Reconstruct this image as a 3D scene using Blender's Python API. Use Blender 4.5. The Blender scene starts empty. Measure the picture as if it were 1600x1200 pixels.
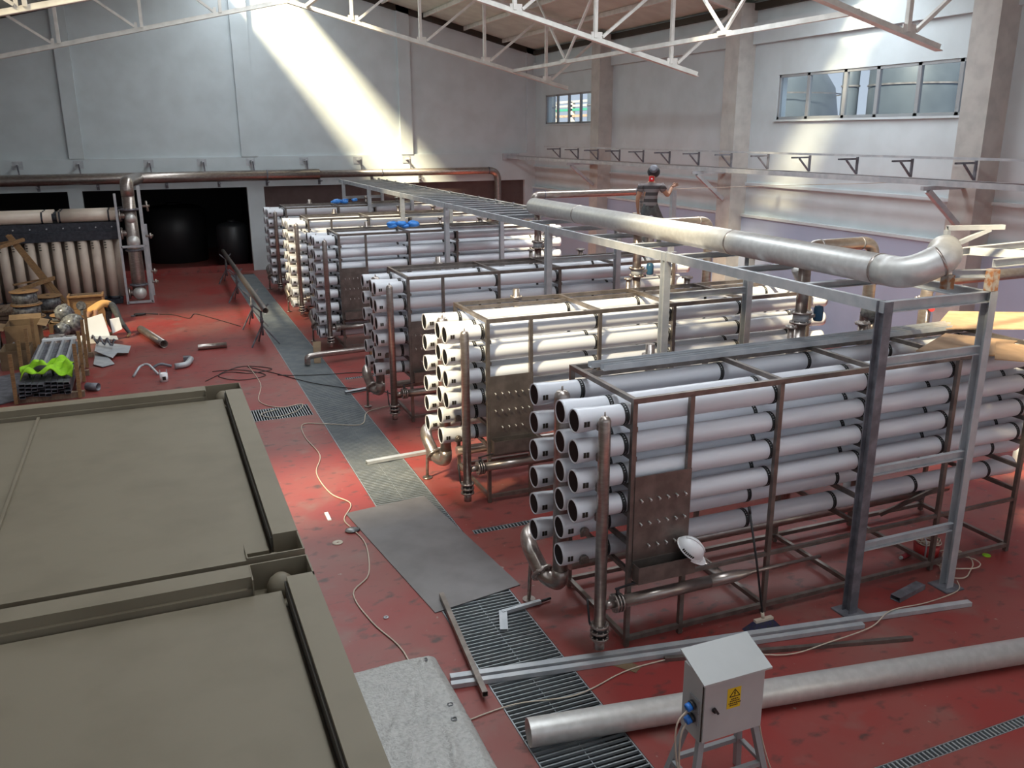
import bpy, bmesh, math, random
from mathutils import Vector, Matrix
random.seed(7)
V = Vector
scene = bpy.context.scene
COL = scene.collection

# ------------------------------------------------------------------ camera
CAM_H = 5.2525
FPX, PITCH, YAW, ROLL = 1351.55, .2825, .3888, -.0052
fwd = V((math.sin(YAW)*math.cos(PITCH), math.cos(YAW)*math.cos(PITCH), -math.sin(PITCH)))
rgt = V((math.cos(YAW), -math.sin(YAW), 0)); upv = rgt.cross(fwd)
cx_ = rgt*math.cos(ROLL)+upv*math.sin(ROLL); cy_ = -rgt*math.sin(ROLL)+upv*math.cos(ROLL)
cam = bpy.data.cameras.new('camera'); camo = bpy.data.objects.new('camera', cam); COL.objects.link(camo)
cam.sensor_fit = 'HORIZONTAL'; cam.sensor_width = 36; cam.lens = FPX/1600*36; cam.clip_end = 300
camo.matrix_world = Matrix(((cx_.x, cy_.x, -fwd.x, 0), (cx_.y, cy_.y, -fwd.y, 0), (cx_.z, cy_.z, -fwd.z, CAM_H), (0, 0, 0, 1)))
scene.camera = camo

# ------------------------------------------------------------------ light
SUN_DIR = V((.8, .50, -1)).normalized()
SUN_E, SKY_E, LAMP_E = 22.0, .92, .85
w = bpy.data.worlds.new('sky'); scene.world = w; w.use_nodes = True
bg = w.node_tree.nodes['Background']; bg.inputs[0].default_value = (.80, .88, 1, 1); bg.inputs[1].default_value = SKY_E
sl = bpy.data.lights.new('sun', 'SUN'); sl.energy = SUN_E; sl.angle = math.radians(7.5); sl.color = (1, .85, .57)
so = bpy.data.objects.new('sun', sl); COL.objects.link(so); so.rotation_euler = SUN_DIR.to_track_quat('-Z', 'Y').to_euler()
so.location = (-20, -5, 30)
RIDGE_X, EAVE_X, EAVE_Z, SLOPE = 4.6, 15.9, 8.65, .25
def roof_z(x): return EAVE_Z+SLOPE*(EAVE_X-x) if x > RIDGE_X else EAVE_Z+SLOPE*(EAVE_X-RIDGE_X)-SLOPE*(RIDGE_X-x)
# daylight diffused by the translucent roof sheets: one lamp under each opening
def skylamp(x0, x1, y0, y1, power, color=(1, .97, .92)):
    l = bpy.data.lights.new('skylight_glow', 'AREA'); l.shape = 'RECTANGLE'; l.size = abs(x1-x0); l.size_y = abs(y1-y0)
    l.energy = power*LAMP_E; l.color = color
    o = bpy.data.objects.new('skylight_glow', l); COL.objects.link(o)
    xm = (x0+x1)/2; o.location = (xm, (y0+y1)/2, roof_z(xm)-.12)
    o.rotation_euler = (0, math.atan(SLOPE)*(1 if xm > RIDGE_X+.3 else -1 if xm < RIDGE_X-.9 else 0), 0)
SKY_HOLES = [(2.75, 5.0, 14.4, 35.85, 1.0), (2.75, 5.0, 1.0, 11.4, 1.0), (6.5, 15.4, 15.6, 16.9, .30), (-9.5, 2.2, 7.0, 9.2, .42), (-9.5, 2.2, 20.1, 23.5, .25)]
BLUE = (.87, .95, 1)
skylamp(2.8, 4.9, 15, 35.5, 880, BLUE); skylamp(2.8, 4.9, 1.5, 11, 640, BLUE)
skylamp(6.6, 15.3, 15.7, 16.8, 800, BLUE); skylamp(-9.3, 2, 7.8, 9.2, 120, BLUE); skylamp(-9.3, 2, 20, 23.2, 60, BLUE)
vs = scene.view_settings; vs.view_transform = 'Standard'; vs.look = 'None'; vs.exposure = 0.0; vs.gamma = 1; vs.use_curve_mapping = False
scene.cycles.max_bounces = 6; scene.cycles.transparent_max_bounces = 12; scene.cycles.sample_clamp_indirect = 6

# ------------------------------------------------------------------ materials
def lin(c): return tuple((x/12.92 if x <= .04045 else ((x+.055)/1.055)**2.4) for x in c)
def rgb(r, g, b): return lin((r/255, g/255, b/255))
def mat(name, c, rough=.6, metal=0, c2=None, scale=6, lo=.4, hi=.65, detail=4, bump=0, bscale=None, stretch=(1, 1, 1), spec=None, alpha=None):
    m = bpy.data.materials.new(name); m.use_nodes = True; nt = m.node_tree; b = nt.nodes['Principled BSDF']
    b.inputs['Base Color'].default_value = (*c, 1); b.inputs['Roughness'].default_value = rough; b.inputs['Metallic'].default_value = metal
    if spec is not None: b.inputs['Specular IOR Level'].default_value = spec
    tc = nt.nodes.new('ShaderNodeTexCoord'); mp = nt.nodes.new('ShaderNodeMapping'); mp.inputs['Scale'].default_value = stretch
    nt.links.new(tc.outputs['Object'], mp.inputs['Vector'])
    if c2 is not None:
        n = nt.nodes.new('ShaderNodeTexNoise'); n.inputs['Scale'].default_value = scale; n.inputs['Detail'].default_value = detail
        nt.links.new(mp.outputs[0], n.inputs['Vector'])
        r = nt.nodes.new('ShaderNodeMapRange'); r.inputs[1].default_value = lo; r.inputs[2].default_value = hi
        nt.links.new(n.outputs[0], r.inputs[0])
        mx = nt.nodes.new('ShaderNodeMix'); mx.data_type = 'RGBA'; mx.inputs[6].default_value = (*c, 1); mx.inputs[7].default_value = (*c2, 1)
        nt.links.new(r.outputs[0], mx.inputs[0]); nt.links.new(mx.outputs[2], b.inputs['Base Color'])
        m['_mix'] = mx.name
    if bump:
        n2 = nt.nodes.new('ShaderNodeTexNoise'); n2.inputs['Scale'].default_value = bscale or scale*3
        nt.links.new(mp.outputs[0], n2.inputs['Vector'])
        bp = nt.nodes.new('ShaderNodeBump'); bp.inputs['Strength'].default_value = bump; bp.inputs['Distance'].default_value = .02
        nt.links.new(n2.outputs[0], bp.inputs['Height']); nt.links.new(bp.outputs[0], b.inputs['Normal'])
    return m
M = {}
M['steel'] = mat('brushed_stainless', (.36, .31, .285), .30, .85, (.45, .40, .37), 9, stretch=(1, 1, 3))
M['frame'] = mat('stainless_frame', (.17, .145, .13), .38, .65, (.24, .205, .185), 7)
M['galv'] = mat('galvanised_steel', (.42, .44, .47), .5, .3, (.52, .53, .55), 5, bump=.05)
M['darksteel'] = mat('dark_mill_steel', (.13, .13, .15), .5, .35, (.22, .22, .25), 6)
M['header'] = mat('satin_pipe_steel', (.60, .59, .57), .40, .45, (.68, .67, .65), 4, stretch=(3, 3, 3))
M['vessel'] = mat('white_fibreglass', (.70, .71, .76), .33, 0, (.64, .65, .70), 3, stretch=(.4, 3, 3))
M['cap'] = mat('black_end_cap', (.007, .008, .009), .6, spec=.15)
M['strap'] = mat('black_strap', (.02, .02, .022), .55)
M['blackrubber'] = mat('black_plastic', (.02, .02, .022), .45)
M['wall'] = mat('white_wall_paint', (.57, .625, .65), .85, 0, (.525, .575, .595), 1.3)
M['actuator'] = mat('navy_actuator', (.03, .10, .19), .4)
M['shade_tint'] = mat('shade_tinted_wall', (.40, .46, .60), .85, 0, (.37, .43, .56), 1.1)  # cool shade on the lower right wall, put into its colour
M['wallgrey'] = mat('concrete_column', (.50, .48, .45), .8, 0, (.42, .40, .38), 3)
M['ceil'] = mat('roof_sheet_underside', (.60, .66, .60), .7, 0, (.53, .58, .53), 2)
M['white'] = mat('white_painted_steel', (.74, .72, .68), .5, 0, (.62, .60, .56), 4)
M['grey_paint'] = mat('grey_painted_steel', (.30, .31, .32), .5)
M['tank'] = mat('olive_grey_paint', rgb(117, 108, 91), .6, 0, rgb(107, 98, 81), 2.2, lo=.45, hi=.75, bump=.02, bscale=12)
M['tankdark'] = mat('dark_brown', (.035, .028, .02), .7)
M['foil'] = mat('white_wrapped_fleece', (.42, .415, .40), .34, 0, (.30, .295, .28), 30, lo=.42, hi=.7, detail=8, bump=.5, bscale=60)
M['plate'] = mat('worn_steel_plate', (.185, .172, .172), .55, .3, (.135, .122, .122), 2.2, lo=.4, hi=.75, detail=9)
M['grating'] = mat('galvanised_grating', (.30, .33, .35), .5, .5, (.38, .40, .41), 3)
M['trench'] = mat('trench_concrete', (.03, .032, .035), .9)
M['membrane'] = mat('cream_pvc_module', (.66, .56, .47), .45, 0, (.58, .48, .40), 2)
M['navy'] = mat('dark_header_plastic', (.018, .022, .032), .5, 0, (.04, .045, .06), 14)
M['wood'] = mat('raw_timber', (.30, .17, .075), .7, 0, (.20, .11, .05), 8, stretch=(1, 6, 6))
M['woodgrey'] = mat('weathered_timber', (.26, .18, .12), .8, 0, (.17, .12, .09), 8, stretch=(6, 1, 1))
M['ply'] = mat('plywood', (.36, .23, .14), .7, 0, (.28, .18, .11), 5)
M['card'] = mat('cardboard', (.19, .125, .07), .8, 0, (.14, .09, .05), 4)
M['foam'] = mat('white_foam_board', (.86, .87, .88), .6)
M['hivis'] = mat('lime_vest', (.36, .72, .02), .8, 0, (.26, .56, .02), 9)
M['door'] = mat('brown_shutter', rgb(92, 76, 74), .7, 0, rgb(84, 68, 66), 3)
M['rust'] = mat('rusty_steel', (.42, .38, .33), .75, .1, (.36, .15, .06), 16, lo=.42, hi=.6, detail=6)
M['blue'] = mat('blue_plastic', (.02, .16, .55), .4)
M['bluewrap'] = mat('blue_film', (.05, .25, .70), .35)
M['cabinet'] = mat('light_grey_cabinet', (.46, .47, .47), .45, 0, (.42, .43, .43), 2)
M['yellow'] = mat('yellow_label', (.72, .50, .02), .5)
M['redlab'] = mat('red_label', (.28, .03, .04), .5)
M['ink'] = mat('black_print', (.02, .015, .01), .6)
M['cable'] = mat('cream_cable', (.55, .47, .38), .5)
M['cableblack'] = mat('black_cable', (.03, .027, .027), .5)
M['helmet'] = mat('white_hard_hat', (.82, .82, .84), .3)
M['brush'] = mat('navy_bristle', (.02, .018, .06), .8, 0, (.03, .03, .035), 20)
M['tankout'] = mat('outdoor_tank_steel', (.085, .11, .15), .4, .2, (.065, .085, .12), 1.2)
M['skin'] = mat('skin', (.42, .22, .14), .55)
M['denim'] = mat('grey_trousers', (.075, .08, .08), .85, 0, (.11, .115, .115), 18)
M['greyshirt'] = mat('orange_shirt', (.62, .34, .12), .8)
M['shoe'] = mat('tan_shoe', (.25, .17, .10), .7)
M['redplastic'] = mat('red_plastic', (.38, .03, .03), .4)
M['greenpaint'] = mat('green_paint', (.05, .28, .20), .5)
M['dark'] = mat('dark_room_shade', (.05, .05, .055), .9)
M['bag'] = mat('clear_film_bag', (.20, .21, .22), .2, 0, (.07, .07, .08), 12)
M['ink_red'] = mat('red_patch', (.75, .02, .03), .5)
# striped shirt
def stripes():
    m = mat('striped_shirt', (.10, .085, .085), .85); nt = m.node_tree; b = nt.nodes['Principled BSDF']
    tc = nt.nodes.new('ShaderNodeTexCoord'); sp = nt.nodes.new('ShaderNodeSeparateXYZ'); nt.links.new(tc.outputs['Object'], sp.inputs[0])
    a = nt.nodes.new('ShaderNodeMath'); a.operation = 'MULTIPLY'; a.inputs[1].default_value = 1/.135; nt.links.new(sp.outputs[2], a.inputs[0])
    f = nt.nodes.new('ShaderNodeMath'); f.operation = 'FRACT'; nt.links.new(a.outputs[0], f.inputs[0])
    g = nt.nodes.new('ShaderNodeMath'); g.operation = 'GREATER_THAN'; g.inputs[1].default_value = .5; nt.links.new(f.outputs[0], g.inputs[0])
    mx = nt.nodes.new('ShaderNodeMix'); mx.data_type = 'RGBA'; mx.inputs[6].default_value = (.055, .045, .047, 1); mx.inputs[7].default_value = (.20, .17, .17, 1)
    nt.links.new(g.outputs[0], mx.inputs[0]); nt.links.new(mx.outputs[2], b.inputs['Base Color']); return m
M['stripe'] = stripes()
def floor_mat():
    m = bpy.data.materials.new('red_epoxy_floor'); m.use_nodes = True; nt = m.node_tree; b = nt.nodes['Principled BSDF']
    tc = nt.nodes.new('ShaderNodeTexCoord')
    def noise(sc, det, lo, hi, st=(1, 1, 1)):
        mp = nt.nodes.new('ShaderNodeMapping'); mp.inputs['Scale'].default_value = st; nt.links.new(tc.outputs['Object'], mp.inputs[0])
        n = nt.nodes.new('ShaderNodeTexNoise'); n.inputs['Scale'].default_value = sc; n.inputs['Detail'].default_value = det; nt.links.new(mp.outputs[0], n.inputs['Vector'])
        r = nt.nodes.new('ShaderNodeMapRange'); r.inputs[1].default_value = lo; r.inputs[2].default_value = hi; nt.links.new(n.outputs[0], r.inputs[0]); return r.outputs[0]
    def mix(fac, a, bcol):
        mx = nt.nodes.new('ShaderNodeMix'); mx.data_type = 'RGBA'; nt.links.new(fac, mx.inputs[0])
        if isinstance(a, tuple): mx.inputs[6].default_value = (*a, 1)
        else: nt.links.new(a, mx.inputs[6])
        mx.inputs[7].default_value = (*bcol, 1); return mx.outputs[2]
    c = mix(noise(.55, 5, .38, .68), (.25, .035, .032), (.23, .085, .073))      # dusty film
    c = mix(noise(1.7, 8, .56, .78), c, (.21, .115, .10))                         # paler dust
    c = mix(noise(4.5, 9, .57, .72, (1, 1.5, 1)), c, (.085, .040, .037))         # dark scuffs
    c = mix(noise(11, 4, .70, .76), c, (.30, .22, .19))
    nt.links.new(c, b.inputs['Base Color']); b.inputs['Roughness'].default_value = .42; b.inputs['Specular IOR Level'].default_value = .35
    return m
M['floor'] = floor_mat()
def sheet_mat(t):
    m = bpy.data.materials.new('translucent_roof_sheet'); m.use_nodes = True; nt = m.node_tree
    tr = nt.nodes.new('ShaderNodeBsdfTransparent'); tr.inputs[0].default_value = (t, t, t*.96, 1)
    nt.links.new(tr.outputs[0], nt.nodes['Material Output'].inputs[0]); return m
def glass_mat():
    m = bpy.data.materials.new('window_glass'); m.use_nodes = True; nt = m.node_tree
    tr = nt.nodes.new('ShaderNodeBsdfTransparent'); tr.inputs[0].default_value = (.86, .90, .93, 1)
    gl = nt.nodes.new('ShaderNodeBsdfGlossy'); gl.inputs['Roughness'].default_value = .05
    mx = nt.nodes.new('ShaderNodeMixShader'); mx.inputs[0].default_value = .06
    nt.links.new(tr.outputs[0], mx.inputs[1]); nt.links.new(gl.outputs[0], mx.inputs[2]); nt.links.new(mx.outputs[0], nt.nodes['Material Output'].inputs[0]); return m
M['glass'] = glass_mat()

# ------------------------------------------------------------------ mesh builder
def frame_of(d, hint=None):
    d = d.normalized(); h = hint or (V((0, 0, 1)) if abs(d.z) < .9 else V((1, 0, 0)))
    s = d.cross(h).normalized(); return s, s.cross(d).normalized()
class MB:
    def __init__(self): self.v = []; self.f = []; self.sm = []
    def add(self, vs_, fs, smooth=False):
        o = len(self.v); self.v += [V(p) for p in vs_]; self.f += [tuple(i+o for i in f) for f in fs]; self.sm += [smooth]*len(fs); return self
    def box(self, a, b):
        x0, y0, z0 = [min(p, q) for p, q in zip(a, b)]; x1, y1, z1 = [max(p, q) for p, q in zip(a, b)]
        return self.add([(x0, y0, z0), (x1, y0, z0), (x1, y1, z0), (x0, y1, z0), (x0, y0, z1), (x1, y0, z1), (x1, y1, z1), (x0, y1, z1)],
                        [(0, 3, 2, 1), (4, 5, 6, 7), (0, 1, 5, 4), (1, 2, 6, 5), (2, 3, 7, 6), (3, 0, 4, 7)])
    def ext(self, prof, p0, p1, hint=None, cap=True):      # sweep a closed 2-D profile (side, up) from p0 to p1
        p0, p1 = V(p0), V(p1); s, u = frame_of(p1-p0, hint); n = len(prof)
        vs_ = [p+s*a+u*b for p in (p0, p1) for a, b in prof]
        fs = [(i, (i+1) % n, n+(i+1) % n, n+i) for i in range(n)]
        if cap: fs += [tuple(range(n-1, -1, -1)), tuple(range(n, 2*n))]
        return self.add(vs_, fs)
    def bar(self, p0, p1, wd, ht, hint=None): return self.ext([(-wd/2, -ht/2), (wd/2, -ht/2), (wd/2, ht/2), (-wd/2, ht/2)], p0, p1, hint)
    def chan(self, p0, p1, wd, ht, t=.008, hint=None, flip=1):  # U channel: web at side -, flanges to side +
        a, b = -wd/2*flip, wd/2*flip; t2 = t*flip
        return self.ext([(a, -ht/2), (b, -ht/2), (b, -ht/2+t), (a+t2, -ht/2+t), (a+t2, ht/2-t), (b, ht/2-t), (b, ht/2), (a, ht/2)], p0, p1, hint)
    def hollow(self, p0, p1, wd, ht, t=.005, hint=None):
        p0, p1 = V(p0), V(p1); s, u = frame_of(p1-p0, hint); vs_ = []
        for p in (p0, p1):
            for k in (0, t): vs_ += [p+s*a+u*b for a, b in ((-wd/2+k, -ht/2+k), (wd/2-k, -ht/2+k), (wd/2-k, ht/2-k), (-wd/2+k, ht/2-k))]
        fs = []
        for i in range(4):
            j = (i+1) % 4
            fs += [(i, j, 8+j, 8+i), (4+j, 4+i, 12+i, 12+j), (j, i, 4+i, 4+j), (8+i, 8+j, 12+j, 12+i)]
        return self.add(vs_, fs)
    def ibeam(self, p0, p1, wd, ht, t=.012, hint=None):
        a, h = wd/2, ht/2
        return self.ext([(-a, -h), (a, -h), (a, -h+t), (t/2, -h+t), (t/2, h-t), (a, h-t), (a, h), (-a, h), (-a, h-t), (-t/2, h-t), (-t/2, -h+t), (-a, -h+t)], p0, p1, hint)
    def tee(self, p0, p1, wd, ht, t=.012, hint=None):      # flange on the underside
        a = wd/2
        return self.ext([(-a, 0), (a, 0), (a, t), (t/2, t), (t/2, ht), (-t/2, ht), (-t/2, t), (-a, t)], p0, p1, hint)
    def lathe(self, p0, axis, prof, seg=20, smooth=True, cap0=True, cap1=True):  # prof: (dist along axis, radius)
        p0 = V(p0); ax = V(axis).normalized(); s, u = frame_of(ax); n = len(prof); vs_ = []; fs = []
        for d, r in prof:
            for k in range(seg):
                a = 2*math.pi*k/seg; vs_.append(p0+ax*d+s*(math.cos(a)*r)+u*(math.sin(a)*r))
        for i in range(n-1):
            for k in range(seg):
                k2 = (k+1) % seg; fs.append((i*seg+k, i*seg+k2, (i+1)*seg+k2, (i+1)*seg+k))
        self.add(vs_, fs, smooth)
        o = len(self.v)-n*seg
        if cap0: self.f.append(tuple(o+k for k in range(seg-1, -1, -1))); self.sm.append(False)
        if cap1: self.f.append(tuple(o+(n-1)*seg+k for k in range(seg))); self.sm.append(False)
        return self
    def cyl(self, p0, p1, r, r2=None, seg=20):
        p0, p1 = V(p0), V(p1); return self.lathe(p0, p1-p0, [(0, r), ((p1-p0).length, r if r2 is None else r2)], seg)
    def pipe(self, p0, p1, r, t=.006, seg=28):
        p0, p1 = V(p0), V(p1); L = (p1-p0).length
        return self.lathe(p0, p1-p0, [(0, r), (L, r), (L, r-t), (0, r-t), (0, r)], seg, cap0=False, cap1=False)
    def flange(self, c, axis, r, t, seg=20, bolts=8, rb=None):
        c = V(c); ax = V(axis).normalized(); s, u = frame_of(ax); self.lathe(c-ax*t/2, ax, [(0, r), (t, r)], seg, smooth=True)
        for k in range(bolts):
            a = 2*math.pi*k/bolts; q = c+(s*math.cos(a)+u*math.sin(a))*(rb or r*.82)
            self.cyl(q-ax*(t/2+.012), q+ax*(t/2+.012), r*.09, seg=6)
        return self
    def tube(self, pts, r, seg=16, bend=0, nb=7, closed=False):   # sweep a circle along a polyline, corners rounded by 'bend'
        pts = [V(p) for p in pts]
        if bend:
            out = [pts[0]]
            for i in range(1, len(pts)-1):
                a, b, c = pts[i-1], pts[i], pts[i+1]; d1 = (a-b); d2 = (c-b)
                k = min(bend, d1.length*.499, d2.length*.499); A = b+d1.normalized()*k; B = b+d2.normalized()*k
                for q in range(nb+1):
                    t = q/nb; out.append(A*(1-t)**2+b*(2*t*(1-t))*1.0+B*t*t)
            out.append(pts[-1]); pts = out
        n = len(pts); vs_ = []; fs = []; s = None
        rad = r if callable(r) else (lambda t: r)
        for i, p in enumerate(pts):
            d = (pts[min(i+1, n-1)]-pts[max(i-1, 0)]).normalized()
            if s is None: s, u = frame_of(d)
            else:
                s = (s-d*s.dot(d)).normalized(); u = s.cross(d).normalized()
            for k in range(seg):
                a = 2*math.pi*k/seg; rr = rad(i/(n-1)); vs_.append(p+s*(math.cos(a)*rr)+u*(math.sin(a)*rr))
        for i in range(n-1):
            for k in range(seg):
                k2 = (k+1) % seg; fs.append((i*seg+k, i*seg+k2, (i+1)*seg+k2, (i+1)*seg+k))
        self.add(vs_, fs, True); o = len(self.v)-n*seg
        self.f.append(tuple(o+k for k in range(seg-1, -1, -1))); self.sm.append(False)
        self.f.append(tuple(o+(n-1)*seg+k for k in range(seg))); self.sm.append(False)
        return self
    def ball(self, c, r, seg=16, rings=9, sc=(1, 1, 1)):
        c = V(c); vs_ = [c+V((0, 0, -r*sc[2]))]; fs = []
        for i in range(1, rings):
            th = math.pi*i/rings
            for k in range(seg):
                a = 2*math.pi*k/seg; vs_.append(c+V((math.sin(th)*math.cos(a)*r*sc[0], math.sin(th)*math.sin(a)*r*sc[1], -math.cos(th)*r*sc[2])))
        vs_.append(c+V((0, 0, r*sc[2]))); top = len(vs_)-1
        for k in range(seg):
            k2 = (k+1) % seg; fs.append((0, 1+k2, 1+k)); fs.append((top, top-seg+k, top-seg+k2))
        for i in range(rings-2):
            for k in range(seg):
                k2 = (k+1) % seg; fs.append((1+i*seg+k, 1+i*seg+k2, 1+(i+1)*seg+k2, 1+(i+1)*seg+k))
        return self.add(vs_, fs, True)
    def poly(self, pts, t):                                # flat polygon with thickness t downwards along -Z
        n = len(pts); a = [V(p) for p in pts]; b = [p-V((0, 0, t)) for p in a]
        return self.add(a+b, [tuple(range(n)), tuple(range(2*n-1, n-1, -1))]+[(i, n+i, n+(i+1) % n, (i+1) % n) for i in range(n)])
    def build(self, name, m, parent=None, loc=None):
        me = bpy.data.meshes.new(name)
        off = V((0, 0, 0))
        if parent is not None:
            off = V(parent['_o']) if '_o' in parent else V(parent.location)
        elif loc is not None: off = V(loc)
        me.from_pydata([tuple(p-off) for p in self.v], [], self.f); me.update()
        me.polygons.foreach_set('use_smooth', self.sm)
        bm = bmesh.new(); bm.from_mesh(me); bmesh.ops.recalc_face_normals(bm, faces=bm.faces); bm.to_mesh(me); bm.free()
        me.materials.append(M[m] if isinstance(m, str) else m)
        o = bpy.data.objects.new(name, me); COL.objects.link(o)
        if parent is not None: o.parent = parent; OFF[o.name] = off
        elif loc is not None: o.location = loc
        return o
OFF = {}
_build = MB.build
def build(self, name, m, parent=None, loc=None):           # parts keep their thing's origin; sub-parts too
    if parent is not None:
        off = OFF.get(parent.name, V(parent.location)); me_o = _build(self, name, m, None, None)
        me_o.data.transform(Matrix.Translation(-off)); me_o.parent = parent; OFF[me_o.name] = off; return me_o
    o = _build(self, name, m, None, loc)
    OFF[o.name] = V(loc) if loc is not None else V((0, 0, 0)); return o
MB.build = build
def tag(o, label, cat, group=None, kind=None):
    if label: o['label'] = label
    if cat: o['category'] = cat
    if group: o['group'] = group
    if kind: o['kind'] = kind
    return o
def thing(name, label, cat, loc, group=None):
    o = bpy.data.objects.new(name, None); COL.objects.link(o); o.location = loc; o.empty_display_size = .1
    OFF[o.name] = V(loc); return tag(o, label, cat, group)
def struct(name, mb, m, parent=None):
    o = mb.build(name, m, parent)
    if parent is None: o['kind'] = 'structure'
    return o
def dup(o, loc=None, parent=None):
    c = o.copy(); COL.objects.link(c)
    if parent is not None: c.parent = parent
    if loc is not None: c.location = loc
    for ch in list(o.children): dup(ch, None, c)
    return c
ORD = ['nearest', 'second', 'third', 'fourth', 'fifth', 'sixth', 'seventh', 'eighth', 'ninth', 'tenth', 'eleventh', 'twelfth', 'thirteenth', 'fourteenth', 'fifteenth', 'sixteenth',
       'seventeenth', 'eighteenth', 'nineteenth', 'twentieth', 'twenty-first', 'twenty-second', 'twenty-third', 'twenty-fourth', 'twenty-fifth', 'twenty-sixth', 'twenty-seventh', 'twenty-eighth', 'twenty-ninth', 'thirtieth', 'thirty-first', 'thirty-second', 'thirty-third', 'thirty-fourth', 'thirty-fifth']
def spline(pts, n=8):
    pts = [V(p) for p in pts]; out = []
    for i in range(len(pts)-1):
        a, b, c, d = pts[max(i-1, 0)], pts[i], pts[i+1], pts[min(i+2, len(pts)-1)]
        for k in range(n):
            t = k/n; out.append(.5*((2*b)+(c-a)*t+(2*a-5*b+4*c-d)*t*t+(3*b-a-3*c+d)*t**3))
    return out+[pts[-1]]

# ================================================================== SETTING
XL, XR, YB, YF = -11.0, 15.9, 36.0, -3.0
WX0, WX1 = 2.57, 3.48            # grating trench along Y
# floor slabs leave the trench and the small drains open
DR = [(1.38, 2.50, 16.3, 17.05), (3.60, 5.2, 10.15, 10.28), (4.9, 9.5, 4.46, 4.58), (3.60, 4.6, 18.55, 18.68)]
def cells(x0, x1, y0, y1, holes):
    xs = sorted({x0, x1, *[h[0] for h in holes], *[h[1] for h in holes]}); ys = sorted({y0, y1, *[h[2] for h in holes], *[h[3] for h in holes]})
    xs = [x for x in xs if x0 <= x <= x1]; ys = [y for y in ys if y0 <= y <= y1]
    for i in range(len(xs)-1):
        for j in range(len(ys)-1):
            mx, my = (xs[i]+xs[i+1])/2, (ys[j]+ys[j+1])/2
            if not any(h[0] < mx < h[1] and h[2] < my < h[3] for h in holes): yield xs[i], xs[i+1], ys[j], ys[j+1]
fl = MB()
for a, b, c, d in cells(XL, XR, YF, YB+9, [(WX0, WX1, 3.0, 35.2)]+DR):
    fl.add([(a, c, 0), (b, c, 0), (b, d, 0), (a, d, 0)], [(0, 1, 2, 3)])
fl.box((XL, YF, -.6), (XR, YB+9, -.4))
struct('floor', fl, 'floor')
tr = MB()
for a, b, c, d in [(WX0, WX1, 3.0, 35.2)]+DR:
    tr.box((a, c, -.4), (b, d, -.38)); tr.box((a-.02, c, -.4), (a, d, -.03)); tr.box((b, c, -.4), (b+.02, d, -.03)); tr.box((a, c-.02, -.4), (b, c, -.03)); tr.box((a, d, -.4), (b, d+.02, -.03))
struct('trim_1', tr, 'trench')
# back wall: openings below 3.27 m, lintel band, recessed panels between pilasters
bw = MB()
bw.box((XL, YB, 3.27), (XR, YB+.3, 4.42)); bw.box((XL, YB+.10, 4.42), (XR, YB+.3, 11.6))
for a, b in ((XL, -8.6), (-2.74, -2.26), (3.58, 4.22), (15.4, XR)): bw.box((a, YB, 0), (b, YB+.3, 3.27))
for a, b in ((-8.7, -8.1), (-2.52, -2.02), (3.48, 4.10), (9.85, 10.36), (15.5, XR)): bw.box((a, YB-.03, 4.42), (b, YB+.10, 11.4))
bw.box((4.22, YB+.3, 0), (15.4, YB+.5, .05))
struct('wall_back', bw, 'wall')
cb = MB().box((-2.26, YB-.02, 0), (3.58, YB+.25, .25)).box((-8.6, YB-.02, 0), (-2.74, YB+.25, .25)); struct('trim_2', cb, 'floor')
dr = MB().box((4.22, YB+.16, 0), (15.4, YB+.22, 3.27)); struct('door_1', dr, 'door')
# plant room behind the openings, its shade put into the wall colour
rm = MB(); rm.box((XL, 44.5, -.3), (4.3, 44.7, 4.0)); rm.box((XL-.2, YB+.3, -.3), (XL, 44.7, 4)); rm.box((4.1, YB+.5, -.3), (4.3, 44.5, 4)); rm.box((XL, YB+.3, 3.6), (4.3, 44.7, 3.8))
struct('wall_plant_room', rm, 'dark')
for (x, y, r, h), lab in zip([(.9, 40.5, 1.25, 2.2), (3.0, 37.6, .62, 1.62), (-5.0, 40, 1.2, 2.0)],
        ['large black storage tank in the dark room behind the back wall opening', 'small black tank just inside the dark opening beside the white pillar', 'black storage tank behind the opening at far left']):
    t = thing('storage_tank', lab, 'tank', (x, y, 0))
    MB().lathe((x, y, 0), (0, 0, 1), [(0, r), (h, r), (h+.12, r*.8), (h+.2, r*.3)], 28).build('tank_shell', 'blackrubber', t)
    MB().cyl((x, y, h+.18), (x, y, h+.26), r*.25).build('lid', 'blackrubber', t)
# right wall with two windows
W1, W2 = (29.85, 34.9, 5.6, 6.76), (13.5, 19.9, 5.56, 6.70)
rw = MB()
for y0, y1, z0, z1 in cells(YF, YB, 0, 9.2, [W1, W2]): rw.box((XR, y0, z0), (XR+.3, y1, z1))
rw.box((XR-.10, YF, 7.55), (XR, YB, 8.1))
struct('wall_right', rw, 'wall')
struct('wall_right_lower', MB().box((XR-.10, YF, 0), (XR, YB, 2.90)), 'shade_tint')
for i, (z0, z1) in enumerate(((2.90, 2.97), (3.78, 3.86))):
    struct('trim_%d' % (3+i), MB().box((XR-.14 if i == 0 else XR-.05, YF, z0), (XR, YB, z1)), 'wall')
for i, y in enumerate((-3+8.1, 13.2, 21.3, 29.4)):
    struct('trim_%d' % (5+i), MB().box((15.36, y-.32, 0), (XR, y+.32, 8.6)).box((15.42, y+.32, 0), (XR, y+.36, 8.6)), 'wallgrey')
lw = MB().box((XL-.3, YF, 0), (XL, YB+9, 8.4)); struct('wall_left', lw, 'wall')
fw = MB().box((XL, YF-.3, 0), (XR, YF, 3.6)).box((XL, YF-.3, 8.4), (XR, YF, 11.6))  # unseen wall behind the camera, gaps added to let front light in
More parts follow.
